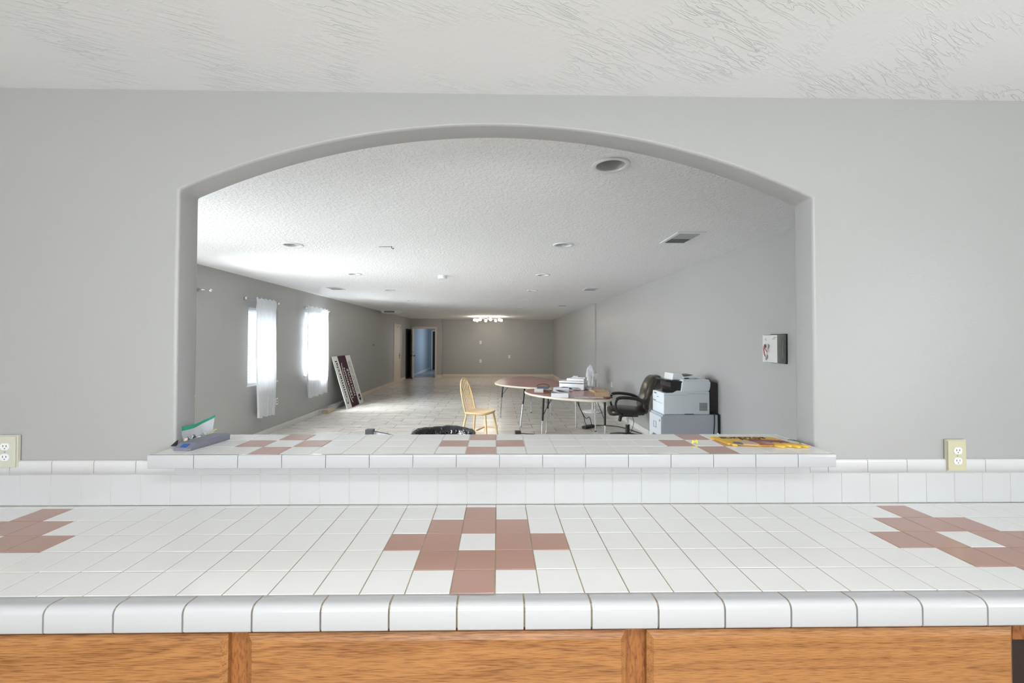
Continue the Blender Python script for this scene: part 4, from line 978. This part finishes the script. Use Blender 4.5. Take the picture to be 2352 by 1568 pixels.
bm = new_bm(); prism(bm, [(-.13, 0), (.13, 0), (.13, .34), (.10, .355), (-.13, .345)], -.035, .045, M=Matrix(((0, 0, 1, 0), (1, 0, 0, 0), (0, 1, 0, 0), (0, 0, 0, 1)))); fin('shell', bm, GREY_FABRIC, cs)
bm = new_bm(); tube(bm, [(0, -.05, .35), (0, -.045, .375), (0, .045, .375), (0, .05, .352)], .007, 6); fin('carry_handle', bm, BLACK, cs, True)
cord('printer_cord', [(2.372, 4.80, .74), (2.37, 4.72, .732), (2.365, 4.695, .71), (2.36, 4.690, .60), (2.345, 4.69, .42), (2.345, 4.69, .2), (2.36, 4.68, .012)], .006, 'black printer cord hanging down the side of the filing cabinet')

# steel key box on the right wall
kb = thing('steel_wall_box', (XR, 3.715, 1.463), 'pale steel lock box with round knob on the right wall by arch', 'lock box')
bm = new_bm(); bx(bm, -.075, -.001, -.105, .105, -.122, .122, bev=.012); fin('case', bm, mat('worn_grey_steel', (.30, .30, .28), .45, .2, var=.2, var_scale=20), kb, True, .5)
bm = new_bm(); bx(bm, -.004, -.0005, -.112, .112, -.128, .128); fin('back_gasket', bm, BLACK, kb)
bm = new_bm(); bx(bm, -.082, -.0755, -.100, .102, -.118, .118, bev=.003); dr = fin('door', bm, mat('pale_worn_steel', (.62, .62, .60), .45, 0, var=.10, var_scale=25), kb)
bm = new_bm(); tube(bm, [(-.083, .02, .022), (-.092, .02, .022), (-.094, .02, .022), (-.110, .02, .022)], [.012, .012, .020, .018], 16); fin('knob', bm, CHROME, dr, True, .6)
bm = new_bm(); tube(bm, [(-.040, -.1062, -.07), (-.040, -.1075, .07)], .003, 6); fin('hinge', bm, STEEL, kb)
bm = new_bm()
for (a, b_) in ((-.07, .095), (-.055, .083)): bx(bm, -.0826, -.0822, a - .018, a + .02, b_, b_ + .003)
for (a, b_) in ((.05, .085), (.058, .078), (.045, .07)): bx(bm, -.0826, -.0822, a - .007, a + .007, b_, b_ + .003)
fin('markings', bm, INK, dr)
RED = mat('faded_red_ribbon', (.50, .09, .12), .6)
rb = thing('key_lanyard', (XR - .100, 3.742, 1.478), 'faded red ribbon and keys dangling from the lock box knob', 'keys')
bm = new_bm(); tube(bm, [(-.012, 0, .01), (-.014, .005, -.02), (-.006, .012, -.06), (.006, .014, -.085)], .0045, 6); tube(bm, [(-.012, 0, .01), (-.012, -.012, -.02), (.002, -.016, -.045)], .004, 6); fin('ribbon', bm, RED, rb, True)
bm = new_bm(); tube(bm, [(-.012 + .0, .014 + .012 * math.cos(a), -.005 + .012 * math.sin(a)) for a in [2 * PI * k / 16 for k in range(16)]], .0018, 5, closed=True); bx(bm, .010, .012, .008, .022, -.115, -.088); bx(bm, .010, .012, -.004, .006, -.10, -.07); fin('key', bm, STEEL, rb)

# ------------------------------------------------------------------ sign board and lumber along the left wall
sg = thing('sign_board', (-3.335, 9.68, 0.001), 'white and maroon advertising board leaning against the left wall', 'sign')
SW, SH = 1.16, 1.22; lean = math.asin(.355 / SH)
# local frame: x=v(up the board), y=-u(towards camera), z=normal(+X)
up = Vector((-math.sin(lean), 0, math.cos(lean))); uu = Vector((0, 1, 0)); nn = Vector((math.cos(lean), 0, math.sin(lean)))
MS = Matrix(((up.x, -uu.x, nn.x, 0), (up.y, -uu.y, nn.y, 0), (up.z, -uu.z, nn.z, 0), (0, 0, 0, 1)))
def sbox(v0, v1, u0, u1, n0, n1, m, name, par=sg):
    bm = new_bm(); bx(bm, v0, v1, -u1, -u0, n0, n1, MS); return fin(name, bm, m, par)
sbox(0, SH, 0, SW, -.012, 0, SIGNW, 'board')
sbox(0.0, SH, .27 * SW, .71 * SW, 0.0002, .0012, MAROON, 'colour_band')
def stext(txt, size, v, u, m, sx=1.0, name='lettering'):
    return lettering(txt, size, MS @ Matrix.Translation((v, -u, .0016)), m, sg, name, sx=sx)
stext('Commercial', .19, SH * .50, .135 * SW, INK, 1.08)
stext('LEBOMODN', .13, SH * .46, .45 * SW, SIGNW, 1.05)
stext('HOH NVYLE', .15, SH * .46, .615 * SW, SIGNW, .80)
stext('PROPERTY SALES AND LEASES', .055, SH * .56, .80 * SW, INK, 1.05)
stext('CALL OFFICE FOR INFORMATION', .05, SH * .56, .88 * SW, INK, 1.05)
bm = new_bm(); tube(bm, [MS @ Vector((SH * .47 + .47 * math.cos(a), -(.40 * SW) + .095 * math.sin(a), .003)) for a in [PI * k / 30 for k in range(31)]], .007, 6); fin('swoosh', bm, SIGNW, sg)
bm = new_bm(); bm2 = [(.085 * math.cos(2 * PI * k / 28), .07 * math.sin(2 * PI * k / 28)) for k in range(28)]
prism(bm, bm2, .0003, .0012, M=MS @ Matrix.Translation((SH * .13, -.86 * SW, 0))); fin('round_emblem', bm, INK, sg)
stext('S', .12, SH * .13, .86 * SW, SIGNW, .9, 'emblem_mark')
o = tag((lambda bm: (bx(bm, -.035, .035, -.95, .95, 0, .105, bev=.003), fin('trim_board', bm, mat('dull_white_board', (.60, .60, .58), .5))))(new_bm())[1], 'white painted board lying on the floor along the left wall behind the sign', 'board')
o.location = (XL + .055, 10.42, .001)
for (nm, x, y, w, l, h, lab, m) in (('lumber_block', XL + .13, 9.30, .10, .42, .085, 'weathered wood block at the end of the white board on floor', LUMBER), ('painted_block', XL + .045, 9.12, .06, .20, .08, 'short white-painted block beside the weathered wood block', mat('offwhite_block', (.6, .58, .54), .6))):
    bm = new_bm(); bx(bm, -w / 2, w / 2, -l / 2, l / 2, 0, h, bev=.004); o = fin(nm, bm, m); o.location = (x, y, .001); tag(o, lab, 'wood block')

# ------------------------------------------------------------------ bin and white board just behind the ledge
tc_ = thing('trash_can', (-.475, 3.80, 0.001), 'round bin lined with a glossy black bag, just behind the ledge', 'trash can')
bm = new_bm(); lathe(bm, [(0, 0), (.215, 0), (.22, .01), (.262, .70), (.275, .705), (.275, .715), (.258, .715), (.212, .02), (0, .02)], seg=40); fin('bin', bm, mat('grey_bin_plastic', (.12, .12, .13), .45), tc_, True, .7)
bm = new_bm(); rng = random.Random(3); SEG, R_ = 96, []
prof = [(.285, .60), (.283, .66), (.281, .715), (.270, .730), (.256, .716), (.250, .64), (.243, .52), (.235, .38), (.222, .2), (.18, .06), (.0, .05)]
for i, (r, z) in enumerate(prof):
    if r == 0: R_.append([bm.verts.new((0, 0, z))]); continue
    ring = []
    for k in range(SEG):
        a = 2 * PI * k / SEG; f = .008 * math.sin(11 * a + i * 1.1) + .007 * math.sin(23 * a - i * .9) + .004 * math.sin(41 * a + i * 2.3)
        s = 1 if i not in (2, 3, 4) else .5
        rr_ = r + (f * s * .25 if i < 4 else -abs(f) * 1.8)
        if z < .15: rr_ = r
        ring.append(bm.verts.new((rr_ * math.cos(a), rr_ * math.sin(a), z + (.004 * math.sin(5 * a + 1) + .0015 * math.sin(17 * a) if 1 < i < 5 else 0))))
    R_.append(ring)
for a, b_ in zip(R_, R_[1:]):
    for k in range(SEG):
        if len(b_) == 1: bm.faces.new((a[k], a[(k + 1) % SEG], b_[0]))
        else: bm.faces.new((a[k], a[(k + 1) % SEG], b_[(k + 1) % SEG], b_[k]))
fin('bin_liner', bm, mat('glossy_black_film', (.006, .006, .008), .12, bump=(38, .006), spec=.8), tc_, True, 3)
wbrd = thing('white_board', (-.93, 3.95, .001), 'white panel with dark grey end cap showing just above ledge left of bin', 'panel')
Mw = Matrix.Rotation(math.radians(10.5), 4, 'Y')
bm = new_bm(); prism(bm, [(-.26, 0), (.13, 0), (.13, .643), (-.225, .713)], -.012, .012, M=M_Y); fin('panel', bm, WHITE, wbrd)
bm = new_bm(); tube(bm, [(-.19, -.013, .7065), (.13, -.013, .645)], .0035, 6); fin('edge_seal', bm, mat('dark_edge_seal', (.05, .05, .055), .5), wbrd); bm = new_bm(); bx(bm, -.262, -.19, -.03, .03, .60, .722, bev=.004); fin('end_cap', bm, mat('dark_grey_cap', (.09, .09, .10), .5), wbrd)
bm = new_bm(); bx(bm, -.266, -.2622, -.03, .03, .60, .712); fin('label_strip', bm, WHITE, wbrd)

# ------------------------------------------------------------------ things on the ledge
ZL = ZS + .0006
# yellow cut-out food sign lying flat
yl = thing('food_cutout_sign', (.995, 1.66, ZL), 'yellow cut-out food sign with dark lettering lying flat on right of ledge', 'sign', -.02)
YEL = mat('bright_yellow_print', (.72, .43, .025), .35); 
base = [(-.115, .105), (.115, .105), (.165, .045), (.175, .02), (.15, -.005), (.10, -.02), (-.02, -.03), (-.10, -.02), (-.115, -.005), (-.135, .02)]
base = [(-.125, .105), (.125, .105), (.135, .06), (.13, .0), (.06, -.03), (-.03, -.03), (-.085, -.015), (-.11, -.005)]
bm = new_bm(); prism(bm, base, 0, .006); fin('board', bm, YEL, yl)
def blob(name, pts, z0, h, m, sub=None):
    bm = new_bm(); P2 = spline([(a, b, 0) for a, b in pts], 6); cx = sum(p.x for p in P2) / len(P2); cy = sum(p.y for p in P2) / len(P2)
    R = [[bm.verts.new((cx + (p.x - cx) * s, cy + (p.y - cy) * s, z)) for p in P2] for s, z in ((1, z0), (1, z0 + h * .6), (.85, z0 + h), (.5, z0 + h * 1.1))]
    for a, b in zip(R, R[1:]):
        for k in range(len(a)): bm.faces.new((a[k], a[(k + 1) % len(a)], b[(k + 1) % len(b)], b[k]))
    bm.faces.new(R[0][::-1]); bm.faces.new(R[-1]); return fin(name, bm, m, yl, True, .8)
SKIN = mat('printed_bun_tan', (.55, .38, .27), .45); FRY = mat('printed_potato_yellow', (.68, .43, .06), .4); RBR = mat('printed_red_brown', (.33, .10, .05), .4); GRY = mat('printed_grey', (.13, .13, .13), .4)
blob('printed_tip', [(-.10, -.01), (-.085, -.012), (-.083, -.028), (-.10, -.026)], .0003, .006, FRY)
blob('printed_nut', [(-.087, .0), (-.065, .0), (-.062, -.03), (-.085, -.03)], .0062, .004, GRY)
blob('printed_bun', [(-.065, .012), (-.03, .025), (-.005, .005), (-.005, -.035), (-.035, -.045), (-.065, -.022)], .0062, .004, SKIN)
blob('printed_sausage', [(-.002, .01), (.05, .005), (.055, -.03), (.02, -.045), (-.002, -.035)], .0062, .004, RBR)
blob('printed_sausage_end', [(.022, -.005), (.045, -.008), (.048, -.035), (.022, -.038)], .0105, .002, mat('printed_mauve_grey', (.33, .22, .20), .45))
blob('printed_sauce', [(.0, .045), (.07, .045), (.15, .02), (.14, -.005), (.07, .0), (.0, .008)], .0062, .003, mat('printed_dark_red', (.22, .05, .06), .4))
blob('printed_potato', [(.055, -.005), (.085, -.005), (.095, -.035), (.075, -.058), (.05, -.04)], .0003, .009, FRY)
blob('printed_potato', [(.09, -.01), (.115, -.008), (.12, -.035), (.105, -.048), (.09, -.03)], .0003, .009, FRY)
blob('printed_wedge', [(.115, -.01), (.14, -.01), (.145, -.045), (.13, -.062), (.115, -.045)], .0003, .009, FRY)
blob('printed_wedge', [(.13, .0), (.15, .0), (.17, -.045), (.165, -.058), (.15, -.045)], .0003, .008, FRY)
blob('printed_cup', [(.125, .035), (.15, .035), (.165, .01), (.16, -.015), (.14, -.018), (.125, .01)], .0062, .004, mat('printed_white', (.6, .58, .55), .4))
blob('printed_cup_lid', [(.15, .045), (.17, .04), (.18, .02), (.175, .0), (.165, .0), (.158, .03)], .0003, .010, GRY)
lettering('BURRITOS', .036, Matrix.Translation((-.005, .083, .0066)), mat('dark_brown_ink', (.06, .035, .02), .4), yl, sx=1.10)
lettering('PLATE', .028, Matrix.Translation((.015, .056, .0066)), MATS['dark_brown_ink'], yl, sx=1.1)
yp = thing('yellow_scrap', (.762, 1.668, ZL), 'tiny bright yellow plastic scrap on ledge beside a pink tile', 'scrap')
bm = new_bm(); tube(bm, [(-.008, 0, .002), (-.006, .002, .012), (0, 0, .008), (.006, -.002, .014), (.009, 0, .003)], .004, 7); fin('scrap_body', bm, mat('bright_yellow_plastic', (.80, .75, .04), .3), yp, True)
bm = new_bm(); tube(bm, [(0, 0, .002), (.006, 0, .004)], .0025, 6); s = fin('paper_scrap', bm, PAPER); s.location = (.935, 1.835, ZL); tag(s, 'tiny white crumb on the back edge of the ledge behind the yellow sign', 'scrap')

# grey plastic case with blue tape
gb = thing('grey_case', (-1.118, 1.668, ZL), 'grey plastic case with blue tape on its near end, left end of ledge', 'case', math.radians(-7))
bm = new_bm()
A = [(-.036, -.085), (.036, -.085), (.036, .095), (-.036, .095)]
R = [[bm.verts.new(q) for q in ((-.034, -.095, 0), (.034, -.095, 0), (.034, .095, 0), (-.034, .095, 0))],
     [bm.verts.new(q) for q in ((-.034, -.092, .008), (.035, -.092, .008), (.035, .096, .018), (-.034, .096, .018))],
     [bm.verts.new(q) for q in ((-.034, -.065, .022), (.031, -.065, .022), (.031, .092, .024), (-.034, .092, .024))]]
for a, b_ in zip(R, R[1:]):
    for k in range(4): bm.faces.new((a[k], a[(k + 1) % 4], b_[(k + 1) % 4], b_[k]))
bm.faces.new(R[0][::-1]); bm.faces.new(R[2]); fin('case_body', bm, mat('blue_grey_case', (.20, .205, .255), .5, var=.12, var_scale=40), gb)
bm = new_bm(); q = [(-.014, -.088, .0106), (.010, -.088, .0106), (.012, -.072, .019), (-.012, -.072, .019)]
vs = [bm.verts.new(p) for p in q] + [bm.verts.new((p[0], p[1] - .0006, p[2] + .0008)) for p in q]
for f in ((0, 1, 2, 3), (4, 5, 6, 7), (0, 1, 5, 4), (1, 2, 6, 5), (2, 3, 7, 6), (3, 0, 4, 7)): bm.faces.new([vs[i] for i in f])
fin('tape', bm, mat('blue_masking_tape', (.02, .10, .42), .5), gb)

# zip bag of hardware leaning in the jamb corner
zb = thing('zip_bag', (-1.19, 1.71, ZL), 'clear zip bag with green seal leaning in the left corner of ledge', 'bag')
def bagpt(u, v, side):     # u along the jamb 0..1, v up 0..1
    y = -.055 + .135 * u; x = .003 + .030 * (u ** 1.5) + side * .012 * math.sin(PI * min(1, max(0, u))) * (1 - v) ** .7 + .003 * math.sin(9 * u + 5 * v)
    zt = .054 + .030 * u ** 2.2
    return (x, y, .001 + v * zt)
bm = new_bm(); NU, NV = 20, 12
G = [[[bm.verts.new(bagpt(i / NU, j / NV, s)) for i in range(NU + 1)] for j in range(NV + 1)] for s in (0, 1)]
for g in G:
    for j in range(NV):
        for i in range(NU): bm.faces.new((g[j][i], g[j][i + 1], g[j + 1][i + 1], g[j + 1][i]))
fin('bag_film', bm, BAGPL, zb, True, 3)
bm = new_bm(); V = []
for s in (0, 1):
    V.append([[bm.verts.new(((p := bagpt(i / NU, 1, 1))[0] + (s * .002) + .001, p[1], p[2] - .0015 + j * (.016 - .008 * (i / NU)))) for i in range(NU + 1)] for j in range(2)])
for g in V:
    for i in range(NU): bm.faces.new((g[0][i], g[0][i + 1], g[1][i + 1], g[1][i]))
for j in range(2):
    for i in range(NU): bm.faces.new((V[0][j][i], V[0][j][i + 1], V[1][j][i + 1], V[1][j][i]))
fin('zip_seal', bm, mat('green_seal', (.03, .33, .20), .35), zb, True, 1)
bm = new_bm(); rg = random.Random(5)
for k in range(16):
    y = rg.uniform(-.04, .06); x = .010 + .018 * ((y + .055) / .135) + rg.uniform(-.002, .003); z = rg.uniform(.004, .024); a = rg.uniform(-1.2, 1.2); l = rg.uniform(.008, .018)
    tube(bm, [(x, y - l * math.cos(a), max(.003, z - l * math.sin(a))), (x, y, z), (x, y + l * .5 * math.cos(a), z + l * .5 * math.sin(a))], .0018, 5, mi=k % 3)
o = fin('hardware_bits', bm, [STEEL, mat('dark_bronze', (.05, .04, .03), .5), WHITE], None, True); o.location = (-1.19, 1.71, ZL); tag(o, 'jumble of small screws and keys inside the clear zip bag', 'hardware', None, 'stuff')
it = thing('tape_roll', (-1.178, 1.664, ZL + .0135), 'small roll of off-white tape in front of the clear zip bag', 'tape', .5)
bm = new_bm(); lathe(bm, [(.006, -.005), (.013, -.005), (.013, .005), (.006, .005), (.006, -.005)], seg=20, M=Matrix.Rotation(PI / 2, 4, 'Y')); fin('roll', bm, mat('offwhite_tape', (.62, .54, .46), .5), it, True, .6)
for k, (p0, p1, col, lab) in enumerate([((-1.186, 1.628, ZL + .003), (-1.150, 1.70, ZL + .022), PAPER, 'white plastic hook strip leaning across the grey case'),
                                       ((-1.192, 1.640, ZL + .003), (-1.168, 1.70, ZL + .016), STEEL, 'silver key beside the white hook strip'),
                                       ((-1.148, 1.735, ZL + .026), (-1.138, 1.775, ZL + .036), mat('pale_green_plastic', (.45, .50, .22), .4), 'pale green plastic stick behind the grey case')]):
    bm = new_bm(); tube(bm, [p0, Vector(p0).lerp(Vector(p1), .8), p1], [.0028, .003, .0045], 6); o = fin(('hook_strip', 'key', 'plastic_stick')[k], bm, col, None, True); tag(o, lab, ('hook', 'key', 'stick')[k])
bk = new_bm(); prism(bk, [(0, 0), (.022, 0), (.026, .022), (.018, .016)], -.002, .002, M=Matrix.Translation((-1.218, 1.640, ZL + .001)) @ Matrix.Rotation(PI / 2, 4, 'X')); o = fin('black_tape_tab', bk, DARK); tag(o, 'black tab of tape at foot of the arch jamb, left end of ledge', 'tape')
